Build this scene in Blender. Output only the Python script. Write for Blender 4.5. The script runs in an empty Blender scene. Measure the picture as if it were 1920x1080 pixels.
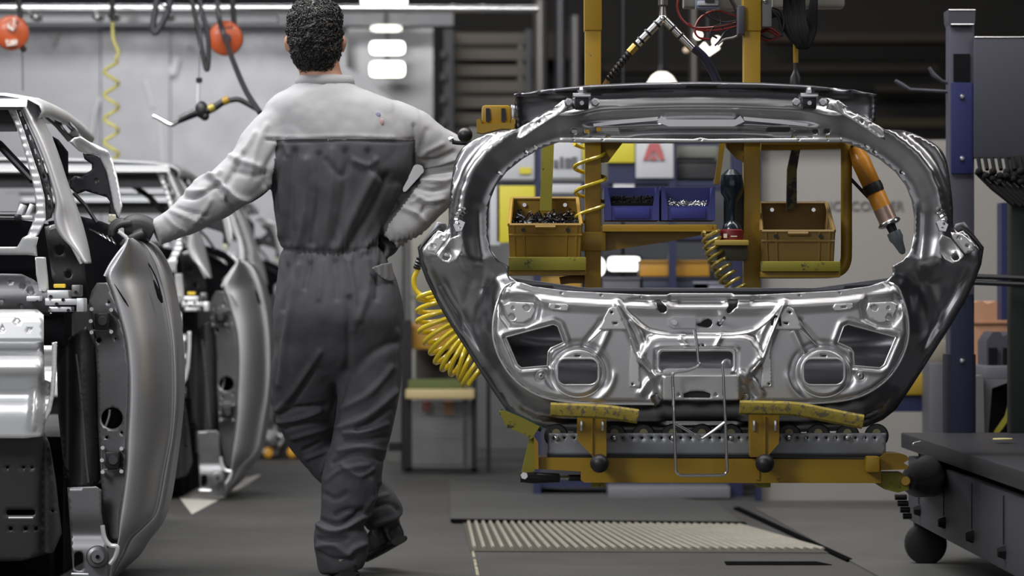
import bpy, bmesh, math, random
import numpy as np
from mathutils import Vector, Matrix, noise
from mathutils.geometry import delaunay_2d_cdt
R = random.Random(7)
C = bpy.context.scene.collection
SC = bpy.context.scene
# ------------------------------------------------------------------ camera, world, lights, exposure
F = 5333.333          # focal length in pixels of the 1920 wide frame (100 mm on 36 mm)
HZ = 580.0            # horizon row
CZ = 0.83             # camera height
cam_d = bpy.data.cameras.new('camera')
cam_d.lens = 100; cam_d.sensor_width = 36; cam_d.shift_y = (HZ-540)/1920.0
cam_d.dof.use_dof = True; cam_d.dof.focus_distance = 8.2; cam_d.dof.aperture_fstop = 3.2
cam_d.clip_end = 200
cam = bpy.data.objects.new('camera', cam_d); C.objects.link(cam)
cam.location = (0, 0, CZ); cam.rotation_euler = (math.pi/2, 0, 0)
SC.camera = cam
SC.view_settings.view_transform = 'Standard'; SC.view_settings.look = 'None'
SC.view_settings.exposure = 0.0; SC.view_settings.gamma = 1.0
try: SC.view_settings.use_curve_mapping = False
except Exception: pass
world = bpy.data.worlds.new('hall_air'); SC.world = world; world.use_nodes = True
wn = world.node_tree; bg = wn.nodes['Background']
bg.inputs[0].default_value = (0.55, 0.58, 0.66, 1); bg.inputs[1].default_value = 0.026
def area_light(name, loc, target, sx, sy, power, color=(1, 1, 1)):
    l = bpy.data.lights.new(name, 'AREA'); l.shape = 'RECTANGLE'; l.size = sx; l.size_y = sy
    l.energy = power; l.color = color
    o = bpy.data.objects.new(name, l); C.objects.link(o); o.location = loc
    d = Vector(target)-Vector(loc); o.rotation_euler = d.to_track_quat('-Z', 'Y').to_euler()
    return o
area_light('ceiling_lamp_left', (-2.6, 9.6, 4.6), (-1.7, 9.2, 0), 1.4, 5.0, 330, (1, .99, .97))
area_light('wide_fill_behind', (0.6, -2.5, 2.0), (0.4, 8, .8), 9.0, 2.6, 48, (.98, .98, 1))  # wide soft fill, added for the tailgate's inner panel to mirror
area_light('side_lamp_left', (-3.4, 4.2, 3.6), (-1.6, 8.6, .7), 1.6, 1.6, 150, (1, 1, 1))
area_light('ceiling_lamp_middle', (-0.2, 7.9, 4.0), (-0.3, 8.7, .8), 3.4, .6, 125, (1, .98, .95))
area_light('ceiling_lamp_right', (2.6, 7.6, 3.6), (0.6, 8.2, .6), .5, 3.0, 30, (1, .95, .9))
area_light('high_front_fill', (-1.6, 1.0, 4.2), (0.3, 8.0, .7), 4.5, 1.2, 28, (.97, .98, 1))  # unseen fill added to lighten the camera-facing steel
area_light('ceiling_lamp_far', (-2.0, 15.5, 5.0), (-1.9, 18.6, 1.5), 5.0, 1.2, 175, (1, 1, 1))
area_light('ceiling_lamp_far_right', (1.6, 11.0, 3.6), (1.2, 13.5, .9), 2.0, .5, 38, (1, .97, .93))

# ------------------------------------------------------------------ helpers
def Wp(px, py, Y): return Vector(((px-960)/F*Y, Y, CZ+(HZ-py)/F*Y))
def PX(Y): return Y/F           # metres per pixel at distance Y
MATS = {}
def mat(name, col, rough=.5, metal=0., emit=0, bump=0, bscale=40, var=0, vscale=6, dirt=None, dscale=9, dthr=.62, coat=0, rvar=0, alpha=None):
    if name in MATS: return MATS[name]
    m = bpy.data.materials.new(name); m.use_nodes = True; nt = m.node_tree; b = nt.nodes['Principled BSDF']
    L = nt.links.new
    col = tuple(col)+(1,) if len(col) == 3 else col
    b.inputs['Base Color'].default_value = col; b.inputs['Roughness'].default_value = rough; b.inputs['Metallic'].default_value = metal
    if coat: b.inputs['Coat Weight'].default_value = coat
    tc = nt.nodes.new('ShaderNodeTexCoord')
    out = None
    if var:
        n = nt.nodes.new('ShaderNodeTexNoise'); n.inputs['Scale'].default_value = vscale; n.inputs['Detail'].default_value = 6
        L(tc.outputs['Object'], n.inputs['Vector'])
        mx = nt.nodes.new('ShaderNodeMix'); mx.data_type = 'RGBA'
        mx.inputs[6].default_value = tuple(c*(1-var) for c in col[:3])+(1,); mx.inputs[7].default_value = tuple(min(1, c*(1+var)) for c in col[:3])+(1,)
        L(n.outputs['Fac'], mx.inputs[0]); out = mx.outputs[2]
    if dirt:
        n = nt.nodes.new('ShaderNodeTexNoise'); n.inputs['Scale'].default_value = dscale; n.inputs['Detail'].default_value = 8; n.inputs['Roughness'].default_value = .7
        L(tc.outputs['Object'], n.inputs['Vector'])
        r = nt.nodes.new('ShaderNodeValToRGB'); r.color_ramp.elements[0].position = dthr; r.color_ramp.elements[1].position = dthr+.05
        L(n.outputs['Fac'], r.inputs[0])
        mx = nt.nodes.new('ShaderNodeMix'); mx.data_type = 'RGBA'; mx.inputs[6].default_value = col; mx.inputs[7].default_value = tuple(dirt)+(1,)
        if out: L(out, mx.inputs[6])
        L(r.outputs[0], mx.inputs[0]); out = mx.outputs[2]
    if out: L(out, b.inputs['Base Color'])
    if rvar:
        n = nt.nodes.new('ShaderNodeTexNoise'); n.inputs['Scale'].default_value = 5; n.inputs['Detail'].default_value = 5
        L(tc.outputs['Object'], n.inputs['Vector'])
        mr = nt.nodes.new('ShaderNodeMapRange'); mr.inputs[3].default_value = rough-rvar; mr.inputs[4].default_value = rough+rvar
        L(n.outputs['Fac'], mr.inputs[0]); L(mr.outputs[0], b.inputs['Roughness'])
    if bump:
        n = nt.nodes.new('ShaderNodeTexNoise'); n.inputs['Scale'].default_value = bscale; n.inputs['Detail'].default_value = 5
        L(tc.outputs['Object'], n.inputs['Vector'])
        bp = nt.nodes.new('ShaderNodeBump'); bp.inputs['Strength'].default_value = bump; bp.inputs['Distance'].default_value = .002
        L(n.outputs['Fac'], bp.inputs['Height']); L(bp.outputs[0], b.inputs['Normal'])
    if emit:
        b.inputs['Emission Color'].default_value = col; b.inputs['Emission Strength'].default_value = emit
    if alpha is not None: b.inputs['Alpha'].default_value = alpha
    MATS[name] = m; return m
def thing(name, label, cat, loc=(0, 0, 0), group=None):
    o = bpy.data.objects.new(name, None); C.objects.link(o); o.location = loc; o.empty_display_size = .1
    o['label'] = label; o['category'] = cat
    if group: o['group'] = group
    return o
def tag(o, label, cat, group=None):
    o['label'] = label; o['category'] = cat
    if group: o['group'] = group
    return o
def link(name, me, m, parent=None, smooth=True, label=None):
    if m is not None: me.materials.append(m)
    if smooth: me.polygons.foreach_set('use_smooth', [True]*len(me.polygons))
    o = bpy.data.objects.new(name, me); C.objects.link(o)
    if parent is not None:
        o.parent = parent
        if parent.type == 'EMPTY': o.location = -parent.location
    if label: o['label'] = label
    return o
def raw(name, v, f, m, parent=None, smooth=True, label=None, sharp=None):
    me = bpy.data.meshes.new(name); me.from_pydata([tuple(x) for x in v], [], f); me.validate(); me.update()
    o = link(name, me, m, parent, smooth, label)
    if sharp: sharpen(o, sharp)
    return o
def sharpen(o, deg=40):
    me = o.data; bm = bmesh.new(); bm.from_mesh(me)
    bmesh.ops.recalc_face_normals(bm, faces=bm.faces)
    for e in bm.edges:
        e.smooth = not (len(e.link_faces) == 2 and e.calc_face_angle(0) > math.radians(deg))
    bm.to_mesh(me); bm.free()
def solid(o, t, off=0):
    md = o.modifiers.new('solid', 'SOLIDIFY'); md.thickness = t; md.offset = off; return o
def catmull(pts, n=6, closed=False):
    P = [Vector(p) for p in pts]; out = []; N = len(P)
    rng = range(N if closed else N-1)
    for i in rng:
        if closed: p0, p1, p2, p3 = P[(i-1) % N], P[i], P[(i+1) % N], P[(i+2) % N]
        else: p0, p1, p2, p3 = P[max(i-1, 0)], P[i], P[i+1], P[min(i+2, N-1)]
        for k in range(n):
            t = k/n
            out.append(.5*((2*p1)+(p2-p0)*t+(2*p0-5*p1+4*p2-p3)*t*t+(3*p1-p0-3*p2+p3)*t**3))
    if not closed: out.append(P[-1].copy())
    return out
class MB:
    """collects solids into ONE mesh"""
    def __init__(s): s.v = []; s.f = []
    def add(s, v, f):
        k = len(s.v); s.v += [Vector(x) for x in v]; s.f += [tuple(i+k for i in q) for q in f]; return s
    def box(s, c, d, rot=None, bev=0):
        c = Vector(c); M = rot if rot is not None else Matrix.Identity(3)
        if bev:
            bm = bmesh.new(); bmesh.ops.create_cube(bm, size=1)
            for v in bm.verts: v.co = Vector((v.co.x*d[0], v.co.y*d[1], v.co.z*d[2]))
            bmesh.ops.bevel(bm, geom=list(bm.edges), offset=bev, segments=2, profile=.6, affect='EDGES')
            bm.verts.index_update()
            s.add([c+M@v.co for v in bm.verts], [[v.index for v in f.verts] for f in bm.faces]); bm.free(); return s
        v = [c+M@Vector((x*d[0]/2, y*d[1]/2, z*d[2]/2)) for x in (-1, 1) for y in (-1, 1) for z in (-1, 1)]
        return s.add(v, [(0, 1, 3, 2), (4, 6, 7, 5), (0, 4, 5, 1), (2, 3, 7, 6), (0, 2, 6, 4), (1, 5, 7, 3)])
    def pbox(s, x0, y0, x1, y1, Y0, Y1, bev=0):
        """box whose front face (at Y0) fills pixels x0..x1,y0..y1, going back to Y1"""
        a = Wp(x0, y1, Y0); b = Wp(x1, y0, Y0)
        return s.box(((a.x+b.x)/2, (Y0+Y1)/2, (a.z+b.z)/2), (b.x-a.x, Y1-Y0, b.z-a.z), None, bev)
    def tube(s, pts, r, seg=10, cap=True, flat=1.0):
        P = [Vector(p) for p in pts]; n = len(P); rr = r if hasattr(r, '__len__') else [r]*n
        t = (P[1]-P[0]).normalized(); up = Vector((0, 0, 1)) if abs(t.z) < .9 else Vector((0, 1, 0))
        a = t.cross(up).normalized(); k0 = len(s.v)
        for i in range(n):
            if i == 0: t2 = P[1]-P[0]
            elif i == n-1: t2 = P[-1]-P[-2]
            else: t2 = (P[i+1]-P[i]).normalized()+(P[i]-P[i-1]).normalized()
            if t2.length < 1e-9: t2 = t
            t2 = t2.normalized(); a = (a-t2*a.dot(t2))
            a = a.normalized() if a.length > 1e-6 else t2.orthogonal().normalized()
            b = t2.cross(a); t = t2
            for j in range(seg):
                w = 2*math.pi*j/seg; s.v.append(P[i]+a*math.cos(w)*rr[i]+b*math.sin(w)*rr[i]*flat)
        for i in range(n-1):
            for j in range(seg):
                j2 = (j+1) % seg
                s.f.append((k0+i*seg+j, k0+i*seg+j2, k0+(i+1)*seg+j2, k0+(i+1)*seg+j))
        if cap:
            s.f.append(tuple(k0+j for j in reversed(range(seg)))); s.f.append(tuple(k0+(n-1)*seg+j for j in range(seg)))
        return s
    def cyl(s, a, b, r0, r1=None, seg=20): return s.tube([a, b], [r0, r0 if r1 is None else r1], seg)
    def lathe(s, a, b, prof, seg=24):
        """prof: list of (t along a->b, radius)"""
        a = Vector(a); b = Vector(b)
        P = [a.lerp(b, t) for t, _ in prof]; d = (b-a).normalized(); u = d.orthogonal().normalized(); w = d.cross(u); k0 = len(s.v); n = len(prof)
        for i in range(n):
            for j in range(seg):
                th = 2*math.pi*j/seg; s.v.append(P[i]+(u*math.cos(th)+w*math.sin(th))*prof[i][1])
        for i in range(n-1):
            for j in range(seg):
                j2 = (j+1) % seg; s.f.append((k0+i*seg+j, k0+i*seg+j2, k0+(i+1)*seg+j2, k0+(i+1)*seg+j))
        s.f.append(tuple(k0+j for j in reversed(range(seg)))); s.f.append(tuple(k0+(n-1)*seg+j for j in range(seg)))
        return s
    def ball(s, c, r, seg=20, rings=12, sc=(1, 1, 1)):
        c = Vector(c); k0 = len(s.v)
        for i in range(rings+1):
            ph = math.pi*i/rings
            for j in range(seg):
                th = 2*math.pi*j/seg
                s.v.append(c+Vector((math.sin(ph)*math.cos(th)*r*sc[0], math.sin(ph)*math.sin(th)*r*sc[1], math.cos(ph)*r*sc[2])))
        for i in range(rings):
            for j in range(seg):
                j2 = (j+1) % seg; s.f.append((k0+i*seg+j, k0+(i+1)*seg+j, k0+(i+1)*seg+j2, k0+i*seg+j2))
        return s
    def prism(s, poly, Y0, Y1):
        """pixel outline at distance Y0 pushed straight back to Y1"""
        A = [Wp(x, y, Y0) for x, y in poly]; k = len(s.v); n = len(A)
        s.v += A+[Vector((a.x, Y1, a.z)) for a in A]
        s.f.append(tuple(k+i for i in range(n))); s.f.append(tuple(k+n+i for i in reversed(range(n))))
        for i in range(n): j = (i+1) % n; s.f.append((k+i, k+n+i, k+n+j, k+j))
        return s
    def build(s, name, m, parent=None, smooth=True, sharp=35, label=None):
        me = bpy.data.meshes.new(name); me.from_pydata([tuple(x) for x in s.v], [], s.f); me.validate(); me.update()
        o = link(name, me, m, parent, smooth, label)
        bm = bmesh.new(); bm.from_mesh(me)
        bmesh.ops.recalc_face_normals(bm, faces=bm.faces)
        for e in bm.edges: e.smooth = not (len(e.link_faces) == 2 and e.calc_face_angle(0) > math.radians(sharp))
        bm.to_mesh(me); bm.free()
        return o
def helix(a, b, r, turns, n=16, phase=0, squash=1., sag=None, rvar=0):
    a = Vector(a); b = Vector(b); d = (b-a).normalized(); u = d.orthogonal().normalized(); w = d.cross(u); out = []
    N = int(turns*n)
    for i in range(N+1):
        t = i/N; th = 2*math.pi*turns*t+phase; c = a.lerp(b, t)
        if sag: c = c+Vector(sag)*math.sin(math.pi*t)
        rr = r*(1+rvar*math.sin(i*1.7)*.5)
        out.append(c+u*math.cos(th)*rr+w*math.sin(th)*rr*squash)
    return out
def copy_tree(o, off, parent=None, label=None):
    c = o.copy(); C.objects.link(c)
    if parent is None: c.location = o.location+Vector(off)
    else: c.parent = parent
    if label: c['label'] = label
    for ch in list(o.children): copy_tree(ch, off, c)
    return c
# ------------------------------------------------------------------ pressed sheet metal: pixel outline + relief
def seg_dist(X, Y, poly, closed=True):
    P = np.array(poly, float); Q = np.roll(P, -1, 0) if closed else P[1:]; A = P if closed else P[:-1]
    d = np.full(X.shape, 1e9)
    for (ax, ay), (bx, by) in zip(A, Q):
        ux, uy = bx-ax, by-ay; L2 = ux*ux+uy*uy+1e-12
        t = np.clip(((X-ax)*ux+(Y-ay)*uy)/L2, 0, 1)
        d = np.minimum(d, np.hypot(X-ax-t*ux, Y-ay-t*uy))
    return d
def inside(X, Y, poly):
    P = np.array(poly, float); c = np.zeros(X.shape, bool); n = len(P)
    for i in range(n):
        x1, y1 = P[i]; x2, y2 = P[(i+1) % n]
        if y1 == y2: continue
        m = (y1 > Y) != (y2 > Y)
        c ^= m & (X < (x2-x1)*(Y-y1)/(y2-y1)+x1)
    return c
def sdf(X, Y, poly):        # + inside
    d = seg_dist(X, Y, poly); return np.where(inside(X, Y, poly), d, -d)
def sstep(t): t = np.clip(t, 0, 1); return t*t*(3-2*t)
def plat(X, Y, poly, depth, bev): return depth*sstep(sdf(X, Y, poly)/bev+.5)
def ridge(X, Y, line, w, depth, closed=False): return depth*np.exp(-(seg_dist(X, Y, line, closed)/w)**2)
def resample(poly, step, closed=True):
    out = []; n = len(poly)
    for i in range(n if closed else n-1):
        a = Vector(poly[i][:2]); b = Vector(poly[(i+1) % n][:2]); k = max(1, int((b-a).length/step))
        for j in range(k): out.append(a.lerp(b, j/k))
    return [tuple(p) for p in out]
def smooth_poly(poly, n=5): return [(p.x, p.y) for p in catmull([(x, y, 0) for x, y in poly], n, True)]
def circ(cx, cy, r, n=12, ry=None): return [(cx+r*math.cos(2*math.pi*i/n), cy+(ry or r)*math.sin(2*math.pi*i/n)) for i in range(n)]
def rrect(x0, y0, x1, y1, r, n=4):
    o = []
    for cx, cy, a0 in ((x1-r, y1-r, 0), (x0+r, y1-r, 90), (x0+r, y0+r, 180), (x1-r, y0+r, 270)):
        for k in range(n+1): a = math.radians(a0+90*k/n); o.append((cx+r*math.cos(a), cy+r*math.sin(a)))
    return o
def panel(name, outer, Yf, m, parent, holes=(), step=8, extra=(), thick=.0015, label=None):
    outer = resample(outer, step); V = [Vector(p) for p in outer]; E = [(i, (i+1) % len(outer)) for i in range(len(outer))]
    HS = []
    for h in holes:
        h = resample(h, max(step*.7, 2)); k = len(V); V += [Vector(p) for p in h]; E += [(k+i, k+(i+1) % len(h)) for i in range(len(h))]; HS.append(h)
    xs = [p[0] for p in outer]; ys = [p[1] for p in outer]
    gx = np.arange(min(xs)+step*.5, max(xs), step); gy = np.arange(min(ys)+step*.5, max(ys), step*.87)
    GX, GY = np.meshgrid(gx, gy); GX = GX+(np.arange(len(gy)) % 2)[:, None]*step*.5
    GX = GX.ravel(); GY = GY.ravel()
    ex = [];
    for l, cl in extra: ex += resample(l, step*.7, cl)
    if ex:
        ex = np.array(ex)
        keep = np.ones(GX.shape, bool)
        for l, cl in extra: keep &= seg_dist(GX, GY, l, cl) > step*.45
        GX = np.concatenate([GX[keep], ex[:, 0]]); GY = np.concatenate([GY[keep], ex[:, 1]])
    ok = sdf(GX, GY, outer) > step*.35
    for h in HS: ok &= sdf(GX, GY, h) < -step*.3
    V += [Vector((float(x), float(y))) for x, y in zip(GX[ok], GY[ok])]
    res = delaunay_2d_cdt(V, E, [], 0, 1e-5)
    vs = np.array([(p.x, p.y) for p in res[0]]); fs = res[2]
    fa = np.array(fs); cx = vs[fa].mean(1)
    ok = inside(cx[:, 0], cx[:, 1], outer)
    for h in HS: ok &= ~inside(cx[:, 0], cx[:, 1], h)
    fa = fa[ok]
    Yv = Yf(vs[:, 0], vs[:, 1]) if callable(Yf) else np.full(len(vs), float(Yf))
    co = np.stack([(vs[:, 0]-960)/F*Yv, Yv, CZ+(HZ-vs[:, 1])/F*Yv], 1)
    me = bpy.data.meshes.new(name); me.from_pydata(co.tolist(), [], [tuple(int(i) for i in t) for t in fa]); me.validate(); me.update()
    bm = bmesh.new(); bm.from_mesh(me)
    bmesh.ops.delete(bm, geom=[v for v in bm.verts if not v.link_faces], context='VERTS')
    for f in bm.faces:
        if f.normal.y > 0: f.normal_flip()
    bm.to_mesh(me); bm.free()
    o = link(name, me, m, parent, True, label)
    if thick: solid(o, thick, -1)
    return o
def pline(pts, Y, n=6):     # pixel polyline (optionally with own Y) -> smooth 3D path
    return catmull([Wp(p[0], p[1], p[2] if len(p) > 2 else Y) for p in pts], n)
def text(name, s, loc, size, m, parent=None, rot=(math.pi/2, 0, 0), ext=.001):
    cu = bpy.data.curves.new(name, 'FONT'); cu.body = s; cu.size = size; cu.extrude = ext; cu.align_x = 'CENTER'; cu.align_y = 'CENTER'
    o = bpy.data.objects.new(name, cu); C.objects.link(o); o.data.materials.append(m); o.rotation_euler = rot
    o.location = Vector(loc)-(parent.location if parent is not None and parent.type == 'EMPTY' else Vector())
    dg = bpy.context.evaluated_depsgraph_get(); me = bpy.data.meshes.new_from_object(o.evaluated_get(dg))
    n = bpy.data.objects.new(name, me); C.objects.link(n); n.location = o.location; n.rotation_euler = o.rotation_euler
    bpy.data.objects.remove(o); n.name = name
    if parent is not None: n.parent = parent
    return n
# ------------------------------------------------------------------ materials
STEEL = mat('brushed_sheet_steel', (.66, .66, .675), .43, 1., rvar=.04)
STEELF = mat('frame_sheet_steel', (.50, .50, .52), .30, 1., rvar=.04)
STEELD = mat('dark_sheet_steel', (.20, .20, .22), .40, 1., rvar=.06)  # dark base puts the shade behind the tailgate openings into the colour
GALV = mat('galvanised_sheet', (.72, .73, .75), .3, .85, var=.12, vscale=14, rvar=.08)
CHROME = mat('zinc_plated', (.78, .78, .80), .22, 1.)
YEL = mat('yellow_machine_paint', (.33, .195, .008), .45, 0, var=.12, dirt=(.03, .02, .01), dscale=22, dthr=.66, coat=.1)
YELG = mat('yellow_green_worn_paint', (.24, .215, .018), .55, 0, var=.2, dirt=(.03, .03, .015), dscale=26, dthr=.6)
BLACK = mat('black_rubber', (.012, .012, .014), .45)
BLACKM = mat('black_metal', (.02, .02, .024), .35, .3)
RUBM = mat('matt_black_rubber', (.010, .010, .011), .9)
BLUE = mat('blue_paint', (.016, .021, .095), .4)
DGREY = mat('dark_grey_paint', (.045, .045, .062), .5, var=.08)
RUBM.node_tree.nodes['Principled BSDF'].inputs['Specular IOR Level'].default_value = .15
# ------------------------------------------------------------------ hall: floor, walls, far background
def structure(o): o['kind'] = 'structure'; return o
FL = mat('worn_concrete_floor', (.058, .057, .056), .55, 0, var=.25, vscale=2.2, bump=.08, bscale=30, rvar=.12)
def slab(name, x0, x1, y0, y1, z0, z1, m):
    return MB().box(((x0+x1)/2, (y0+y1)/2, (z0+z1)/2), (x1-x0, y1-y0, z1-z0)).build(name, m, None, False)
structure(slab('floor', -9, 9, 3.5, 30, -.1, 0, FL))
# raised rubber matting / plates (edges follow the line direction)
def gpt(px, py): Y = F*CZ/(py-HZ); return ((px-960)/F*Y, Y)
def plate(name, px4, z, m, kind='structure'):
    q = [gpt(*p) for p in px4]; v = [(x, y, z) for x, y in q]+[(x, y, -.01) for x, y in q]
    o = raw(name, v, [(0, 1, 2, 3), (7, 6, 5, 4), (0, 4, 5, 1), (1, 5, 6, 2), (2, 6, 7, 3), (3, 7, 4, 0)], m, None, False)
    o['kind'] = kind; return o
plate('floor_plate', [(845, 978), (1390, 986), (1340, 945), (842, 905)], .012, mat('floor_plate_grey', (.068, .068, .068), .6, var=.15, vscale=3))
plate('floor_lane', [(1415, 955), (1990, 955), (2600, 1120), (1650, 1085)], .006, mat('floor_lane_grey', (.085, .085, .083), .6, var=.3, vscale=3))
# ribbed metal ramp strip in the floor
gr = thing('floor_grating', 'pale ribbed metal grating strip set in the floor below the carrier', 'grating', (*gpt(1150, 1010), 0))
q = [gpt(872, 982), gpt(1392, 988), gpt(1560, 1036), gpt(882, 1034)]
base = plate('grating_base', [(868, 982), (1400, 988), (1575, 1038), (882, 1035)], .004, mat('grating_base', (.06, .055, .045), .7))
del base['kind']; base.parent = gr; base.location = -gr.location
RIB = mat('grating_rib', (.34, .32, .27), .5, .2, var=.25, vscale=8)
nb = 38
for i in range(nb):
    u = (i+.5)/nb; a = Vector((*q[0], .008)).lerp(Vector((*q[1], .008)), u); b = Vector((*q[3], .008)).lerp(Vector((*q[2], .008)), u); b = b+(a-b)*.04
    MB().tube([a, b], .007, 6, True).build('rib', RIB, gr)
SEAM = mat('dark_floor_gap', (.006, .006, .006), .9); SEAM.node_tree.nodes['Principled BSDF'].inputs['Specular IOR Level'].default_value = 0
plate('floor_gap', [(1358, 1054), (1530, 1054), (1560, 1060), (1362, 1060)], .003, SEAM)
plate('floor_gap', [(1375, 955), (1385, 953), (1598, 1052), (1588, 1054)], .008, SEAM)
plate('floor_gap', [(845, 979), (1395, 985), (1400, 988), (850, 982)], .014, SEAM)
plate('floor_stain', [(874, 984), (878, 984), (900, 1085), (894, 1085)], .003, mat('paint_residue', (.30, .28, .2), .7, dirt=(.06, .06, .05), dscale=14, dthr=.5))
plate('floor_light_lane', [(330, 925), (490, 890), (470, 905), (360, 965)], .002, mat('pale_floor_paint', (.52, .50, .46), .6, var=.1))
# back wall: pale steel cladding behind the cars
YB = 19.
WG = mat('pale_grey_cladding', (.46, .46, .49), .42, .45, var=.14, vscale=1.1, rvar=.15, bump=.6, bscale=1.6)
w = MB(); w.pbox(-620, 30, 188, 640, YB, YB+.1); w.pbox(190, 40, 318, 640, YB-.03, YB+.1); w.pbox(320, 40, 650, 640, YB, YB+.1)
wb = structure(w.build('wall_back', WG, None, False))
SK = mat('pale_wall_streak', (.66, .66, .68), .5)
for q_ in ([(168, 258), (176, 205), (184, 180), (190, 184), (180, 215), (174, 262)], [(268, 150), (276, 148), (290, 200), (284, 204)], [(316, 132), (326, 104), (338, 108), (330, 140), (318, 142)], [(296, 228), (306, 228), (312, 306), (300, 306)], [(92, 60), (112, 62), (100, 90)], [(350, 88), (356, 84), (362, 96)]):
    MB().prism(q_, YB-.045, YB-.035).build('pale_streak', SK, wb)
structure(MB().pbox(648, 45, 812, 640, YB+.4, YB+.5).build('wall_rear', mat('grey_translucent_sheet', (.34, .34, .35), .22, .35, var=.2, vscale=2.5), None, False))
structure(MB().prism([(560, 60), (640, 118), (700, 160), (790, 228), (836, 262), (850, 300), (850, 640), (560, 640)], YB-.5, YB-.42).build('wall_screen', mat('pale_screen', (.40, .40, .42), .45, .2, var=.08, vscale=2), None, False))
structure(MB().pbox(-700, 24, 850, 48, YB-.3, YB-.1).build('trim_1', mat('dull_grey_rail', (.16, .16, .17), .45, .3), None, False))
DARKW = mat('dark_hall_wall', (.030, .027, .024), .7, 0, var=.5, vscale=.8)
structure(MB().pbox(780, -250, 2500, 760, 24., 24.2).build('wall_far', DARKW, None, False))
structure(MB().pbox(-1200, -400, 2500, -60, 23.8, 24.0).build('wall_upper', DARKW, None, False))
for i, (x0, y0, x1, y1, cc) in enumerate([(855, 60, 1080, 110, (.07, .062, .052)), (850, 150, 1000, 190, (.055, .05, .043)), (860, 225, 1060, 262, (.05, .046, .04)), (1440, 62, 1790, 78, (.075, .055, .04)), (1130, 120, 1760, 135, (.035, .028, .022)), (1640, 222, 1790, 238, (.07, .06, .03)), (1640, 160, 1770, 172, (.04, .036, .026))]):
    structure(MB().pbox(x0, y0, x1, y1, 23.2, 23.5).build('trim_%d' % (i+2), mat('beam_tone_%d' % i, cc, .7), None, False))
for i, (x0, x1, y0, cc) in enumerate([(1000, 1026, 0, (.20, .19, .18)), (1040, 1062, -50, (.10, .10, .11)), (1068, 1090, 30, (.17, .16, .16)), (1292, 1312, -40, (.14, .13, .12)), (968, 984, 70, (.13, .12, .11))]):
    o = MB().tube([Wp((x0+x1)/2, y0, 20), Wp((x0+x1)/2, 800, 20)], (x1-x0)/2*PX(20), 16).build('pipe_column', mat('column_tone_%d' % i, cc, .3, .5), None)
    o['kind'] = 'thing'; tag(o, ['widest pale vertical pipe behind the left yellow post', 'dark grey vertical pipe, second left of the yellow post', 'vertical pipe nearest the left yellow post', 'grey vertical pipe between the two yellow posts', 'thin brownish vertical pipe beside the dark slatted rack'][i], 'pipe', 'vertical pipes in the far hall')
# dark slatted rack far behind the worker's shoulder
rk = thing('slatted_rack', 'tall dark rack with brown slats behind the worker\'s right shoulder', 'rack', Wp(930, 690, 18))
for x0, x1 in ((832, 850), (985, 996)): MB().pbox(x0, 55, x1, 825, 17.9, 18.1).build('upright', BLACKM, rk)
for k in range(7): MB().pbox(846, 62+k*30, 990, 82+k*30, 18.1, 18.14).build('slat', mat('brown_slat', (.075, .063, .05), .6, var=.3, vscale=2), rk)
for k in range(5): MB().pbox(826, 95+k*42, 836, 108+k*42, 17.8, 17.95).build('hook', BLACKM, rk)
EM = mat('lamp_glow', (1, .98, .93), .5, emit=2.6)
EM2 = mat('warm_lamp_glow', (1, .93, .78), .5, emit=3.5)
# bright hall lamps; the first four are lamp reflections modelled as glowing boxes
for k, (x0, y0, x1, y1, lb) in enumerate([(678, -20, 762, 20, 'topmost glowing hall lamp right of the worker\'s head'), (696, 48, 752, 58, 'small dim lamp reflection under the chrome pipe'), (694, 78, 758, 101, 'middle glowing rectangular lamp reflection right of the worker'), (694, 116, 758, 143, 'large glowing hall lamp low beside the worker\'s neck')]):
    t = thing('hall_glow', lb, 'lamp', Wp((x0+x1)/2, y1, 18.6), 'lamp reflections behind the worker')
    MB().pbox(x0, y0, x1, y1, 18.6, 18.64, .03).build('diffuser', EM if k != 1 else mat('dim_glow', (.95, .95, .9), .5, emit=1.2), t)
    if k: MB().pbox((x0+x1)/2-4, (20, 58, 101)[k-1]-3, (x0+x1)/2+4, y0+3, 18.68, 18.72).build('link', BLACKM, t)
    MB().pbox(x0-1, y0-2, x1+1, y1+1, 18.66, 18.75, .02).build('housing', mat('reflection_backing', (.35, .35, .35), .5), t)
t = thing('hall_glow', 'glowing domed lamp just above the tailgate between the posts', 'lamp', Wp(1241, 160, 17)); MB().lathe(Wp(1241, 172, 17), Wp(1241, 137, 17), [(0, .10), (.3, .095), (.8, .06), (1, .03)], 20).build('bulb', EM2, t)
MB().lathe(Wp(1241, 137, 17), Wp(1241, 120, 17), [(0, .03), (1, .012)], 12).build('socket', BLACKM, t)
t = thing('hall_glow', 'bright V-shaped work lamp under the red cables', 'lamp', Wp(1330, 100, 13.))
MB().tube([Wp(1316, 84, 13), Wp(1330, 98, 13), Wp(1345, 86, 13)], .016, 12).build('lamp_tube', EM2, t)
for x, y, r in ((1309, 66, 8), (1344, 77, 9), (1286, 94, 6)): MB().ball(Wp(x, y, 13.05), r*PX(13)).build('bulb', EM2 if r > 6 else mat('dim_bulb', (.5, .38, .28), .5, emit=.35), t)
t = thing('hall_glow', 'white glowing lamp seen low behind the left post', 'lamp', Wp(1170, 510, 13.2)); MB().pbox(1140, 481, 1201, 508, 13.2, 13.25, .02).build('diffuser', EM, t)
MB().pbox(1136, 478, 1205, 512, 13.26, 13.32, .02).build('housing', BLACKM, t)
t = thing('hall_glow', 'round white glowing lamp half hidden by the left post', 'lamp', Wp(1125, 520, 13.2)); MB().ball(Wp(1124, 500, 13.2), 11*PX(13.2), sc=(1, .5, 1.6)).build('diffuser', EM, t)
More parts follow.
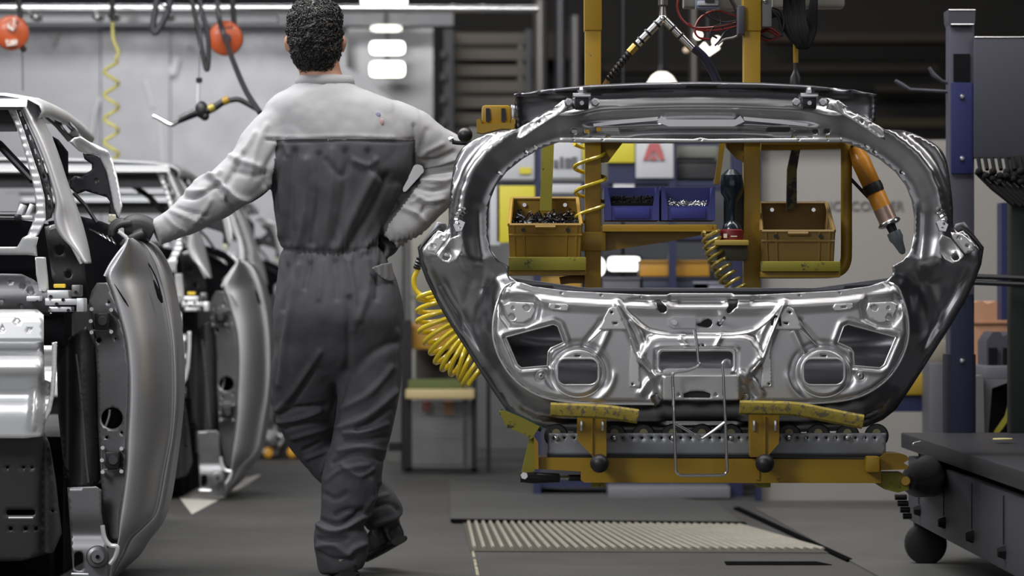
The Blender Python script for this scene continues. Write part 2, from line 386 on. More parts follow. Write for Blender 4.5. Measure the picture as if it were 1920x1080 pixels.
for o in [o for o in bpy.data.objects if o.name.startswith('hall_glow') and o.name not in ('hall_glow.001', 'hall_glow.002', 'hall_glow.003')]:
    x_, y_, z_ = o.location
    MB().tube([(x_, y_+.12, z_-.05), (x_, y_+.12, 6.0)], .008, 6).build('suspension_rod', BLACKM, o)
# chrome pipe across the top
t = thing('overhead_pipe', 'long shiny horizontal pipe across the top left', 'pipe', Wp(400, 16, 13.4)); 
MB().tube([Wp(-300, 14, 13.4), Wp(520, 15, 13.4), Wp(1010, 17, 13.4)], .0185, 16).build('pipe', CHROME, t)
for x in (55, 180, 560, 850, 905): MB().tube([Wp(x-2, 16, 13.4), Wp(x+2, 16, 13.4)], .024, 14).build('clamp', CHROME, t)
t = thing('lower_rail', 'dull horizontal rail below the shiny overhead pipe', 'rail', Wp(300, 30, 13.5)); MB().pbox(-300, 26, 520, 42, 13.5, 13.56).build('rail_bar', mat('rail_grey', (.22, .22, .23), .35, .5), t)
for x in (182, 212, 66, 315): MB().ball(Wp(x, 31, 13.46), .018, sc=(1.4, 1, .8)).build('clip', CHROME, t)
# ------------------------------------------------------------------ parts rack and notice boards seen through the window opening
WHT = mat('board_white', (.42, .43, .46), .5, var=.06); PYEL = mat('poster_yellow', (.50, .44, .03), .5); NAV = mat('rack_navy', (.012, .015, .055), .45)
bd = thing('notice_rack', 'dark blue shelving rack with notice boards, behind the crates', 'rack', Wp(1180, 938, 12.6))
for x0, x1 in ((1004, 1014), (1254, 1268), (1372, 1392)): MB().pbox(x0, 250, x1, 938, 12.6, 12.66).build('upright', NAV, bd)
for y in (340, 440, 560, 700, 905): MB().pbox(1000 if y > 500 else 900, y, 1390, y+9, 12.62, 13.1).build('shelf', NAV, bd)
MB().pbox(1140, 304, 1260, 344, 12.605, 12.64).build('header', NAV, bd)
for y in (268, 350): MB().pbox(916, y, 1390, y+5, 12.602, 12.62).build('hanging_rail', NAV, bd)
for x in (1000,): MB().pbox(x, 262, x+5, 938, 12.602, 12.62).build('thin_upright', NAV, bd)
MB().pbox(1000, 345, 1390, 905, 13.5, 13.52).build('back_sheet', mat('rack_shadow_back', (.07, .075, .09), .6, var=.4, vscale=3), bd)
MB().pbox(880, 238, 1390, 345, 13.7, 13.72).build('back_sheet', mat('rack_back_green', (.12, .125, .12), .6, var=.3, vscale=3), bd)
def board(x0, y0, x1, y1, m, name, label, cat='notice'):
    o = MB().pbox(x0, y0, x1, y1, 12.585, 12.60, .004).build(name, m, None); tag(o, label, cat, 'notices on the blue rack'); o.location.y += 0; return o
board(930, 256, 1002, 336, WHT, 'notice_board', 'white notice with yellow print seen at the window opening\'s left corner')
board(1034, 262, 1090, 334, WHT, 'notice_board', 'white notice with grey blurred lettering left of the left post')
o = board(1092, 266, 1098, 300, PYEL, 'notice_strip', 'narrow yellow strip beside the grey lettered notice')
board(1136, 262, 1190, 305, PYEL, 'yellow_sign', 'yellow sign right of the left post above the blue bin')
board(1192, 262, 1263, 334, WHT, 'poster', 'white poster with a red emblem above the left blue bin', 'poster')
board(930, 348, 1003, 455, PYEL, 'yellow_sign', 'tall yellow sign behind the ochre crate')
board(918, 348, 938, 460, WHT, 'notice_board', 'narrow white board along the window opening\'s left edge')
board(1030, 345, 1090, 362, WHT, 'notice_board', 'low grey notice just above the ochre crate')
board(1150, 345, 1190, 358, WHT, 'notice_board', 'pale notice strip above the left blue bin')
RED = mat('faded_red_print', (.36, .09, .09), .6); GR = mat('grey_print', (.09, .09, .10), .6)
MB().prism([(1206, 300), (1212, 282), (1218, 268), (1236, 268), (1242, 284), (1246, 300), (1238, 300), (1226, 282), (1214, 300)], 12.575, 12.584).build('red_emblem', RED, bpy.data.objects['poster'])
MB().prism([(1218, 300), (1226, 288), (1233, 300)], 12.575, 12.584).build('red_emblem', RED, bpy.data.objects['poster'])
nb_ = [o for o in bpy.data.objects if o.name.startswith('notice_board')]
MB().pbox(1038, 300, 1046, 314, 12.576, 12.584).pbox(1050, 294, 1056, 314, 12.576, 12.584).pbox(1060, 296, 1070, 314, 12.576, 12.584).pbox(1072, 294, 1082, 314, 12.576, 12.584).build('grey_lettering', GR, nb_[1])
MB().pbox(974, 314, 996, 326, 12.576, 12.584).build('yellow_print', PYEL, nb_[0])
# clutter on the rack: crates and boxes
CLUT = [('parts_box', 1200, 488, 1330, 518, (.42, .21, .02), 'orange-yellow parts crate behind the lower post gap', 'crate'),
        ('parts_box', 1000, 512, 1090, 545, (.36, .21, .03), 'ochre box low behind the tailgate sill', 'box'),
        ('parts_box', 1205, 520, 1330, 552, (.02, .025, .05), 'dark box under the orange-yellow crate', 'box'),
        ('parts_box', 1300, 528, 1372, 556, (.25, .26, .32), 'pale grey box beside the brassy hose', 'box'),
        ('parts_box', 1130, 520, 1200, 552, (.10, .10, .12), 'grey box behind the left post', 'box'),
        ('parts_box', 1268, 300, 1345, 335, (.03, .03, .035), 'black box above the right blue bin', 'box'),
        ('parts_box', 1270, 262, 1345, 296, (.17, .18, .16), 'greenish grey box on the top shelf', 'box'),
        ('parts_box', 1280, 345, 1340, 362, (.14, .13, .12), 'brownish flat box behind the right blue bin', 'box')]
for n, x0, y0, x1, y1, c, lb, cat in CLUT:
    t = thing(n, lb, cat, Wp((x0+x1)/2, y1, 12.8), 'boxes on the blue rack')
    m = mat('clutter_%d_%d' % (x0, y0), c, .5)
    MB().pbox(x0, y0+3, x1, y1, 12.7, 12.95, .004).build('box_body', m, t); MB().pbox(x0-1, y0, x1+1, y0+4, 12.69, 12.96, .003).build('rim', m, t)
# grey partition with blurred lettering
pt = MB().pbox(1425, 262, 2100, 940, 12.35, 12.45).build('partition', mat('warm_grey_partition', (.235, .225, .215), .6, var=.06, vscale=1), None); structure(pt)
pt.name = 'wall_right'
structure(MB().pbox(1380, 262, 1600, 270, 12.3, 12.34).build('trim_20', NAV, None)); structure(MB().pbox(1418, 262, 1428, 940, 12.28, 12.34).build('trim_21', NAV, None))
for s_, x_, lb_ in (('ENCE', 1560, 'faded dark first word on the grey partition beside the crate'), ('CORNER', 1645, 'faded dark second word on the grey partition beside the air screwdriver')):
    tag(text('wall_lettering', s_, Wp(x_, 387, 12.345), .058, mat('faded_letters', (.10, .095, .09), .7)), lb_, 'lettering')
# mesh cage stand at the left of the carrier
cg = thing('mesh_stand', 'black workstand with a wire mesh front and pale shelf right of the worker', 'stand', Wp(825, 885, 14.4))
for x0, x1 in ((752, 772), (884, 894), (912, 920)): MB().pbox(x0, 600, x1, 884, 14.4, 14.46).build('stand_leg', BLACKM, cg)
MB().pbox(760, 730, 890, 748, 14.3, 14.7, .01).build('shelf', mat('cream_shelf', (.62, .5, .25), .5), cg)
MB().pbox(765, 712, 875, 730, 14.35, 14.6, .01).build('cushion', mat('olive_cushion', (.12, .15, .05), .8), cg)
MB().pbox(728, 830, 756, 846, 14.4, 14.44).build('cross_bar', BLACKM, cg)
g = MB()
for i in range(15): g.tube([Wp(776+i*7.6, 752, 14.42), Wp(776+i*7.6, 878, 14.42)], .0035, 5)
for i in range(16): g.tube([Wp(774, 756+i*8, 14.41), Wp(886, 756+i*8, 14.41)], .0035, 5)
g.build('wire_mesh', mat('mesh_grey', (.2, .2, .2), .5, .3), cg)
MB().pbox(760, 878, 896, 885, 14.4, 14.45).build('foot_bar', BLACKM, cg)
MB().pbox(764, 606, 882, 655, 14.5, 14.8, .01).build('bin_front', mat('orange_bin_far', (.46, .24, .03), .5), cg)
pw = MB().pbox(770, 752, 888, 880, 15.2, 15.22).build('panel_board', mat('pale_blotchy_board', (.34, .34, .35), .6, var=.25, vscale=9), None); tag(pw, 'pale board leaning behind the wire mesh', 'board')
MB().pbox(832, 752, 850, 778, 15.15, 15.19, .01).build('tag_mark', mat('orange_tag', (.6, .24, .08), .6), pw)
MB().pbox(792, 752, 806, 772, 15.15, 15.19, .01).build('tag_mark', mat('red_tag', (.3, .07, .06), .6), pw)
bk = MB().pbox(780, 655, 880, 712, 14.9, 15.0).pbox(868, 700, 878, 877, 14.92, 14.98).build('bench_back', mat('grey_red_clutter', (.10, .085, .085), .6, var=.6, vscale=12), None); tag(bk, 'dark cluttered bench panel between orange bin and shelf', 'panel')
col = MB().pbox(722, 380, 756, 880, 15.5, 15.8, .02).build('pillar', mat('grey_column_paint', (.22, .22, .215), .5), None); col.name = 'hall_pillar'; tag(col, 'grey hall pillar seen just right of the worker\'s hip', 'pillar')
bl = MB().pbox(760, 430, 1010, 880, 17, 17.1).build('hall_screen', mat('blotchy_grey_far', (.15, .15, .155), .6, var=.6, vscale=3.5), None); tag(bl, 'wide blotchy grey screen far behind the yellow coiled hose', 'screen')
lt = MB().pbox(770, 380, 850, 560, 16.5, 16.6, .03).pbox(772, 560, 778, 848, 16.5, 16.55).build('white_cabinet', mat('cream_white', (.42, .41, .36), .5, var=.2, vscale=4), None); tag(lt, 'cream cabinet glimpsed between the worker\'s arm and the tailgate', 'cabinet')
lo = MB().pbox(1140, 912, 1370, 935, 12.4, 12.6, .01).build('low_crate', mat('low_crate_grey', (.13, .13, .15), .5), None); tag(lo, 'low grey crate on the floor below the carrier beam', 'crate')
dk = MB().pbox(480, 830, 640, 888, 15.8, 16.2).build('dark_trolley', mat('dark_trolley', (.03, .03, .035), .6), None); tag(dk, 'dark low trolley on the floor behind the worker\'s knee', 'trolley')
for x, y in ((503, 848), (548, 848)): MB().ball(Wp(x, y, 15.75), 10*PX(15.7)).build('trolley_light', mat('amber_spot', (.6, .3, .04), .4, emit=.3), dk)
# ------------------------------------------------------------------ yellow carrier that holds the tailgate
YR = 8.22
rig = thing('tailgate_carrier', 'yellow overhead carrier with two posts and a roller beam holding the tailgate', 'carrier', Wp(1314, 905, 8.0))
for x0, x1 in ((1097, 1127), (1395, 1426)):
    p = MB().pbox(x0, -420, x1, 862, YR, YR+.06, .003).build('post', YEL, rig)
    MB().pbox(x0-1.5, -420, x1+1.5, 57 if x0 < 1200 else 58, YR-.006, YR+.07, .004).build('sleeve', YEL, p)
MB().pbox(1090, 435, 1136, 470, YR-.012, YR+.075, .003).build('collar', YEL, rig)
beam = MB().prism([(1008, 858), (1652, 862), (1652, 906), (1096, 905), (1089, 900), (1089, 884), (1004, 879), (1002, 862)], 7.93, 8.06).build('beam', YEL, rig)
MB().pbox(1418, 800, 1424, 900, 7.925, 7.93).build('weld_strip', YEL, beam)
# roller rail: galvanised plate with a row of holes, black rollers behind
hs = []
for i in range(34):
    x = 1040+i*18.2
    if x > 1655: break
    big = (i % 6 == 0)
    hs.append(circ(x, 821, 4.6 if big else 2.7, 10 if big else 8))
rail = panel('roller_rail', [(1027, 812), (1661, 812), (1661, 855), (1027, 855)], 7.95, mat('worn_galvanised_rail', (.28, .29, .31), .5, .55, var=.22, vscale=18), rig, hs, 9, (), .004)
MB().pbox(1026, 853, 1661, 858, 7.94, 8.06).build('rail_foot', BLACKM, rail)
for i in range(12):
    x = 1043+i*54.6
    MB().lathe(Wp(x, 817, 7.965), Wp(x, 817, 8.03), [(0, .030), (.1, .034), (.9, .034), (1, .030)], 24).build('roller', BLACK, rig)
    if i % 2 == 0: MB().ball(Wp(x, 821, 7.945), .0075, 12, 8).build('bolt', CHROME, rail)
    MB().cyl(Wp(x, 812, 7.955), Wp(x, 812, 7.972), .012, seg=12).build('roller_hub', mat('olive_brass', (.2, .19, .1), .5, .6), rail)
for s, x in ((0, 1110), (1, 1434)):
    b = MB().prism([(x-27, 774), (x+27, 774), (x+27, 820)]+([(x+27, 856), (x+2, 858), (x-2, 852), (x-27, 826)] if s == 0 else [(x+26, 832), (x+4, 857), (x-26, 857), (x-27, 826)]), 7.86, 7.93).build('bracket', YEL, rig)
    MB().pbox(x-1.5, 780, x+1.5, 852, 7.852, 7.86, .001).build('bracket_rib', YEL, b)
    for sx in (-20, 20): MB().pbox(x+sx-2.5, 788, x+sx+2.5, 808, 7.85, 7.86, .002).build('bolt', CHROME, b)
    kx = 1124 if s == 0 else 1434
    k = MB().ball(Wp(kx, 869, 7.85), .0262, 24, 16).build('ball_knob', BLACK, rig)
    MB().cyl(Wp(kx, 869, 7.86), Wp(kx, 869, 7.93), .008).build('knob_stem', BLACKM, k)
    MB().pbox(kx-15, 905, kx+11, 914, 7.95, 8.03).build('foot_block', YELG, rig)
PADT = mat('worn_foam_tape', (.30, .23, .03), .8, 0, var=.35, vscale=40, dirt=(.12, .10, .06), dscale=60, dthr=.52, bump=.5, bscale=90)
MB().tube(pline([(1032, 768), (1060, 769), (1110, 771), (1150, 774), (1196, 781)], 7.79, 4), [.011]*17, 8, flat=1.8).build('support_pad', PADT, rig)
MB().tube(pline([(1387, 764), (1440, 765), (1490, 767), (1540, 776), (1580, 784), (1618, 791)], 7.79, 4), [.011]*21, 8, flat=1.8).build('support_pad', PADT, rig)
# left folding clamp
GREEN = mat('dark_green_tape', (.02, .06, .045), .5)
MB().prism([(992, 826), (1004, 820), (1006, 845), (1002, 884), (978, 888), (984, 860)], 7.93, 8.0).build('clamp_arm', YELG, rig)
MB().prism([(1001, 818), (1009, 830), (1010, 880), (1003, 880)], 7.90, 7.935).build('clamp_plate', YEL, rig)
MB().prism([(936, 771), (945, 770), (980, 784), (1012, 800), (1008, 806), (996, 824), (978, 812), (950, 802), (943, 786)], 7.90, 7.97).build('clamp_jaw', YELG, rig)
MB().tube(pline([(938, 772), (960, 779), (990, 792), (1016, 805)], 7.93, 3), .008, 8).build('jaw_lining', GREEN, rig)
c = MB().tube([Wp(976, 895, 7.92), Wp(1000, 896, 7.92), Wp(1047, 896, 7.95)], [.014, .016, .013], 14).build('air_cylinder', BLACKM, rig)
MB().cyl(Wp(1047, 896, 7.95), Wp(1066, 896, 7.96), .006).build('piston_rod', CHROME, c)
MB().cyl(Wp(1066, 896, 7.96), Wp(1092, 896, 7.97), .009).build('rod_end', BLACKM, c)
MB().lathe(Wp(983, 892, 7.9), Wp(983, 892, 7.88), [(0, .011), (1, .010)], 6).build('bolt', CHROME, c)
# right end with joint
MB().pbox(1625, 856, 1650, 886, 7.88, 7.93, .006).build('end_block', YEL, rig)
MB().prism([(1650, 858), (1662, 850), (1682, 850), (1700, 854), (1705, 862), (1694, 868), (1704, 874), (1700, 880), (1652, 882)], 7.92, 8.02).build('joint_fork', YEL, rig)
j = MB().prism([(1632, 886), (1690, 886), (1704, 900), (1704, 918), (1684, 924), (1660, 918), (1640, 905)], 7.95, 8.02).build('lower_arm', YELG, rig)
MB().lathe(Wp(1698, 902, 7.93), Wp(1698, 902, 7.95), [(0, .012), (1, .014)], 16).build('cap', YEL, j)
# top left clamp with grip
MB().pbox(903, 197, 958, 236, 7.95, 8.02, .01).build('clamp_box', YEL, rig)
cb = MB().prism([(893, 224), (900, 222), (903, 232), (958, 230), (958, 224), (966, 224), (964, 242), (940, 241), (905, 250), (894, 248)], 7.92, 7.97).build('clamp_foot', YEL, rig)
for x in (915, 944): MB().prism([(x-4, 203), (x+3, 203), (x+5, 224), (x+1, 230), (x-4, 228)], 7.945, 7.952).build('worn_slot', BLACKM, cb)
MB().pbox(958, 196, 966, 226, 7.96, 8.02, .003).build('hose_fitting', CHROME, cb)
MB().tube(pline([(905, 262), (880, 268), (860, 268), (848, 266)], 8.05), .006, 8).build('grip_rod', BLACKM, rig)
MB().ball(Wp(872, 253, 8.02), .0212, 20, 14).build('ball_grip', BLACK, rig)
MB().lathe(Wp(842, 262, 8.05), Wp(850, 259, 8.05), [(0, .008), (.6, .010), (1, .006)], 8).build('screw', CHROME, rig)
MB().tube([Wp(958, 232, 8.04), Wp(1020, 232, 8.1), Wp(1100, 232, YR+.03)], .014, 8).build('clamp_support', YELG, rig)
# shelf
sh = MB().pbox(1130, 421, 1344, 433, 8.17, 8.36, .002).build('tool_shelf', YEL, rig)
MB().pbox(1130, 431, 1344, 434, 8.165, 8.18).build('shelf_lip', YEL, sh)
MB().prism([(1130, 434), (1344, 434), (1270, 450), (1135, 471), (1130, 470)], 8.25, 8.27).build('shelf_gusset', YEL, sh)
# side frames for the crates
MB().tube(pline([(1426, 272), (1500, 271), (1560, 270), (1584, 272), (1587, 300)], 8.3, 5)+pline([(1587, 330), (1587, 400), (1587, 470), (1585, 492), (1576, 506), (1556, 511), (1500, 512), (1428, 512)], 8.3, 5), .0165, 14).build('tube_frame', YEL, rig)
MB().prism([(1492, 240), (1507, 240), (1494, 320), (1494, 395), (1475, 395), (1476, 318), (1488, 262)], 8.33, 8.35).build('hanger_strap', mat('worn_dark_strap', (.10, .09, .02), .5, .2, dirt=(.01, .01, .012), dscale=12, dthr=.45), rig)
MB().prism([(1018, 240), (1040, 240), (1034, 395), (1012, 395)], 8.33, 8.35).build('hanger_strap', YELG, rig)
MB().prism([(1350, 268), (1360, 268), (1349, 345), (1339, 345)], 8.2, 8.22).build('brace', YEL, rig)
MB().prism([(1126, 262), (1172, 262), (1140, 304), (1126, 306)], 8.24, 8.26).build('gusset', YEL, rig)
MB().prism([(1360, 262), (1396, 262), (1396, 305), (1380, 296), (1362, 276)], 8.24, 8.26).build('gusset', YEL, rig)
MB().pbox(1090, 255, 1600, 266, 8.2, 8.28, .002).build('cross_bar', YEL, rig)
for (a, b_, yy) in ((953, 1099, 482), (1428, 1576, 490)):
    t = MB().pbox(a, yy, b_, yy+25 if a < 1000 else yy+19, 8.10, 8.125, .003).build('crate_tray', YELG, rig)
    MB().pbox(a, (yy+25 if a < 1000 else yy+19), b_, (yy+33 if a < 1000 else yy+30), 8.12, 8.42, .002).build('tray_floor', YEL, t)
MB().tube(pline([(1050, 527), (1070, 524), (1100, 524)], 8.3), .012, 10).build('hose_stub', mat('brown_hose', (.18, .09, .02), .5), rig)
# ------------------------------------------------------------------ crates
def crate(name, label, x0, x1, xb0, xb1, yfr, ybr, ybot, Yf, m, group):
    """open crate seen from slightly above: front rim row yfr, back rim row ybr, both real heights (tilted crate)"""
    t = thing(name, label, 'crate', Wp((x0+x1)/2, ybot, Yf+.15), group)
    f0 = Wp(x0, yfr, Yf); f1 = Wp(x1, yfr, Yf); dep = .26
    b0 = Wp(xb0, ybr, Yf+dep); b1 = Wp(xb1, ybr, Yf+dep); g0 = Wp(x0+3, ybot, Yf+.02); g1 = Wp(x1-3, ybot, Yf+.02)
    h0 = g0+Vector((.004, dep, .03)); h1 = g1+Vector((-.004, dep, .03))
    def wall(a, b, c, d, th):       # quad with thickness
        n = (b-a).cross(d-a).normalized()*th; return [a, b, c, d, a+n, b+n, c+n, d+n], [(0, 1, 2, 3), (7, 6, 5, 4), (0, 4, 5, 1), (1, 5, 6, 2), (2, 6, 7, 3), (3, 7, 4, 0)]
    w = .0035; s = MB()
    s.add(*wall(f0, f1, g1, g0, -w)); s.add(*wall(b0, b1, h1, h0, w)); s.add(*wall(f0, b0, h0, g0, w)); s.add(*wall(f1, b1, h1, g1, -w)); s.add(*wall(g0, g1, h1, h0, -w))
    body = s.build('crate_body', m, t, False)
    r = MB()
    for a, b in ((f0, f1), (f1, b1), (b1, b0), (b0, f0)): r.tube([a, b], .006, 6)
    for k in (.30,):
        a = f0.lerp(g0, k); b = f1.lerp(g1, k); r.tube([a-Vector((.002, .004, 0)), b-Vector((-.002, .004, 0))], .004, 6)
    r.build('rim', m, t)
    for u in (.06, .2, .8, .94):
        a = f0.lerp(f1, u); b = g0.lerp(g1, u)
        MB().tube([a-Vector((0, .003, 0)), b-Vector((0, .003, 0))], .004, 6).build('rib', m, t)
    for u in (.19, .81):
        a = f0.lerp(f1, u).lerp(g0.lerp(g1, u), .15); MB().cyl(a-Vector((0, .008, 0)), a, .006, seg=10).build('peg_hole', BLACKM, t)
        a = b0.lerp(b1, u).lerp(h0.lerp(h1, u), .13); MB().cyl(a-Vector((0, .008, 0)), a, .006, seg=10).build('rivet', CHROME, t)
    a = f0.lerp(f1, .36); b = f0.lerp(f1, .64)
    MB().tube([a+Vector((0, -.004, -.006)), b+Vector((0, -.004, -.006))], .006, 6).build('grip', m, t)
    return t, f0, f1, b0, b1, g0, g1
OCH = mat('ochre_plastic', (.30, .175, .022), .5, 0, var=.15, vscale=12)
OCH2 = mat('brown_ochre_plastic', (.20, .125, .035), .5, 0, var=.15, vscale=12)
cr1 = crate('plastic_crate', 'ochre plastic crate full of black metal clips, left of the posts', 955, 1090, 960, 1083, 422, 372, 484, 8.13, OCH, 'small parts crates on the carrier')
cr2 = crate('plastic_crate', 'empty brown ochre plastic crate right of the posts', 1428, 1564, 1424, 1550, 434, 381, 494, 8.13, OCH2, 'small parts crates on the carrier')
# clips in the left crate: built once, copied
CL = mat('black_oily_clips', (.03, .03, .035), .25, .8)
def clip_mesh():
    return MB().box((0, 0, 0), (.028, .008, .005), None, .0015).tube([Vector((.012, 0, 0)), Vector((.02, 0, .006)), Vector((.013, 0, .011))], .002, 6)
src = clip_mesh().build('metal_clip', CL); cme = src.data; bpy.data.objects.remove(src)
f0, f1, b0, b1, g0, g1 = cr1[1:]
n_clip = 0
for i in range(13):
    for j in range(9):
        u = (i+.5+R.uniform(-.3, .3))/13; v = (j+.4+R.uniform(-.3, .3))/9
        p = f0.lerp(f1, .05+.9*u).lerp(b0.lerp(b1, .05+.9*u), .06+.86*v)
        p.z += -.012-.012*math.sin(v*3.1)*0+R.uniform(-.012, .008)-.03*v
        o = bpy.data.objects.new('metal_clip', cme); C.objects.link(o); o.location = p
        o.rotation_euler = (R.uniform(-.6, .6), R.uniform(-.8, .8), R.uniform(0, 6.28))
        tag(o, 'black metal clip lying in the heap in the ochre crate', 'clip', 'metal clips in the ochre crate')
# heap that fills the crate under the top layer
MB().add([f0.lerp(f1, .04)+Vector((0, .02, -.03)), f0.lerp(f1, .96)+Vector((0, .02, -.03)), b0.lerp(b1, .96)+Vector((0, -.02, -.06)), b0.lerp(b1, .04)+Vector((0, -.02, -.06))]+[g0+Vector((.01, .02, .01)), g1+Vector((-.01, .02, .01)), g1+Vector((-.01, .24, .04)), g0+Vector((.01, .24, .04))],
         [(0, 1, 2, 3), (7, 6, 5, 4), (0, 4, 5, 1), (1, 5, 6, 2), (2, 6, 7, 3), (3, 7, 4, 0)]).build('clip_heap', CL)
h = bpy.data.objects['clip_heap']; h['kind'] = 'stuff'; tag(h, 'mass of black clips filling the ochre crate below its top layer', 'clips')
# ------------------------------------------------------------------ blue open fronted bins
BINB = mat('blue_bin_plastic', (.05, .058, .25), .45, var=.1)
def blue_bin(x0, x1, label):
    Y0 = 8.19; t = thing('storage_bin', label, 'storage bin', Wp((x0+x1)/2, 415, Y0+.1), 'blue bins on the shelf')
    s = MB()
    yb = 413; D = .15
    s.pbox(x0+2, 386, x1-2, yb, Y0, Y0+.006)                           # low front
    s.pbox(x0+2, 352, x1-2, yb, Y0+D-.004, Y0+D)
    s.pbox(x0+2, yb-3, x1-2, yb, Y0, Y0+D)
    for a, b in ((x0, x0+4), (x1-4, x1)):
        A = [Wp(x, y, Y0) for x, y in ((a, 350), (b, 350), (b, yb), (a, yb))]
        s.pbox(a, 350, b, yb, Y0+.01, Y0+D)
    s.build('bin_body', BINB, t)
    # sloped cheeks
    MB().prism([(x0, 350), (x0+5, 350), (x0+12, 386), (x0+12, yb), (x0, yb)], Y0-.004, Y0+.006).build('cheek', BINB, t)
    MB().prism([(x1, 350), (x1-5, 350), (x1-12, 386), (x1-12, yb), (x1, yb)], Y0-.004, Y0+.006).build('cheek', BINB, t)
    MB().pbox(x0+18, 390, x1-18, 410, Y0-.006, Y0-.001, .001).build('label_holder', mat('blue_label', (.04, .042, .26), .35), t)
    return Y0, D
Y0, D = blue_bin(1134, 1236, 'blue open bin of black rubber plugs, left one on the yellow shelf')
blue_bin(1240, 1341, 'blue open bin of bright screws, right one on the yellow shelf')
rp = MB().ball((0, 0, 0), .0055, 8, 6, (1, 1, 1.3)).build('rubber_plug', RUBM); rpm = rp.data; bpy.data.objects.remove(rp)
sc_ = MB().lathe((0, 0, 0), (.011, 0, 0), [(0, .0038), (.2, .0038), (.22, .002), (1, .0016)], 8).build('screw', mat('screw_steel', (.5, .5, .52), .3, 1.)); scm = sc_.data; bpy.data.objects.remove(sc_)
for me, xa, xb, nm, lb, gr in ((rpm, 1148, 1224, 'rubber_plug', 'small black rubber plug heaped in the left blue bin', 'rubber plugs in the left blue bin'), (scm, 1254, 1330, 'screw', 'small bright screw lying in the right blue bin', 'screws in the right blue bin')):
    for i in range(15 if me is rpm else 14):
        for j in range(7):
            x = xa+(xb-xa)*(i+R.uniform(.1, .9))/15; yv = (j+.5)/7
            y = 385-(15 if me is rpm else 6)*yv**.7+R.uniform(-1.5, 2)
            o = bpy.data.objects.new(nm, me); C.objects.link(o); o.location = Wp(x, y, Y0+.012+.10*yv); o.rotation_euler = (R.uniform(-1, 1), R.uniform(-1, 1), R.uniform(0, 6))
            tag(o, lb, 'plug' if me is rpm else 'screw', gr)
    hp = MB().pbox(xa-8, 380 if me is rpm else 387, xb+8, 410, Y0+.01, Y0+.13); 
    oo = hp.build('plug_heap' if me is rpm else 'screw_heap', RUBM if me is rpm else BLACKM); oo['kind'] = 'stuff'
    tag(oo, 'black rubber plugs filling the lower left blue bin' if me is rpm else 'dark screws filling the bottom of the right blue bin', 'plugs' if me is rpm else 'screws')
# ------------------------------------------------------------------ power tool standing on its little box shelf
tl = thing('power_tool', 'dark blue-black electric screwdriver with a red base standing between bins and post', 'power tool', Wp(1373, 450, 8.17))
NAVY = mat('navy_black_plastic', (.006, .014, .024), .25, coat=.4)
MB().lathe(Wp(1372, 450, 8.17), Wp(1372, 318, 8.17), [(0, .028), (.14, .030), (.22, .024), (.27, .013), (.45, .012), (.58, .020), (.66, .031), (.80, .034), (.92, .030), (1, .012)], 20).build('tool_body', NAVY, tl)
MB().lathe(Wp(1372, 452, 8.16), Wp(1372, 430, 8.16), [(0, .033), (.3, .034), (.9, .033), (1, .028)], 20).build('battery', mat('dark_red_plastic', (.13, .008, .01), .4), tl)
MB().box(Wp(1360, 442, 8.122), (.010, .003, .012)).box(Wp(1376, 443, 8.122), (.018, .003, .003)).build('battery_mark', mat('white_print', (.6, .6, .6), .6), tl)
MB().pbox(1358, 345, 1396, 440, 8.23, 8.27, .01).build('tool_back', BLACK, tl)
bx = thing('tool_stand', 'small yellow-edged open box shelf under the power tool', 'shelf box', Wp(1373, 488, 8.15))
MB().pbox(1345, 459, 1402, 488, 8.11, 8.25, .003).build('stand_box', mat('olive_black', (.03, .028, .012), .5), bx)
MB().pbox(1341, 450, 1404, 460, 8.09, 8.26, .003).build('stand_top', mat('ochre_top', (.42, .30, .06), .5, dirt=(.1, .08, .04), dscale=40), bx)
# hoses
YH_ = mat('yellow_hose', (.66, .50, .025), .28, coat=.4)
YHD = mat('brass_dark_hose', (.30, .23, .05), .22, .3, coat=.5)
hz1 = thing('coiled_air_hose', 'bright yellow coiled air hose hanging between worker and tailgate', 'air hose', Wp(820, 700, 8.15))
pts = pline([(786, 492), (782, 508), (776, 524), (780, 545), (800, 560)], 8.2, 6)
cen = [(822, 545), (822, 585), (826, 618), (840, 648), (858, 668), (880, 682), (898, 702)]
cpath = catmull([Vector((x, y, 0)) for x, y in cen], 40); N = len(cpath); turns = 12.5
for i, c in enumerate(cpath):
    t = i/(N-1); th = 2*math.pi*turns*t+2.4
    tg = (cpath[min(i+1, N-1)]-cpath[max(i-1, 0)]).normalized(); nx, ny = -tg.y, tg.x
    rad = 40+2*math.sin(i*.4)-6*t
    pts.append(Wp(c.x+nx*rad*math.cos(th)+tg.x*7*math.sin(th*1.0+1), c.y+ny*rad*math.cos(th)+tg.y*7*math.sin(th+1), 8.2+.055*math.sin(th)))
MB().tube(pts, .0072, 10).build('hose', YH_, hz1)
MB().lathe(Wp(781, 505, 8.2), Wp(790, 478, 8.2), [(0, .010), (.15, .012), (.2, .009), (.3, .012), (.4, .009), (.5, .012), (.6, .009), (.75, .012), (1, .008)], 12).build('strain_relief', BLACK, hz1)
MB().tube(pline([(790, 478), (800, 462), (815, 440), (830, 425)], 8.2), .006, 8).build('hose_tail', BLACK, hz1)
hz2 = thing('coiled_air_hose', 'thin yellow coiled hose wound loosely round the left post', 'air hose', Wp(1105, 410, 8.25))
MB().tube(helix(Wp(1104, 268, 8.25), Wp(1110, 418, 8.25), .040, 3.2, 20, 1.2, 1.2), .0058, 8).build('hose', YH_, hz2)
hz3 = thing('coiled_air_hose', 'dark brassy coiled hose hanging below the little box shelf', 'air hose', Wp(1385, 548, 8.15))
MB().tube(helix(Wp(1332, 432, 8.14), Wp(1390, 552, 8.10), .026, 9.5, 18, 0, 1.0, (-.02, 0, -.0)), .0052, 8).build('hose', YHD, hz3)
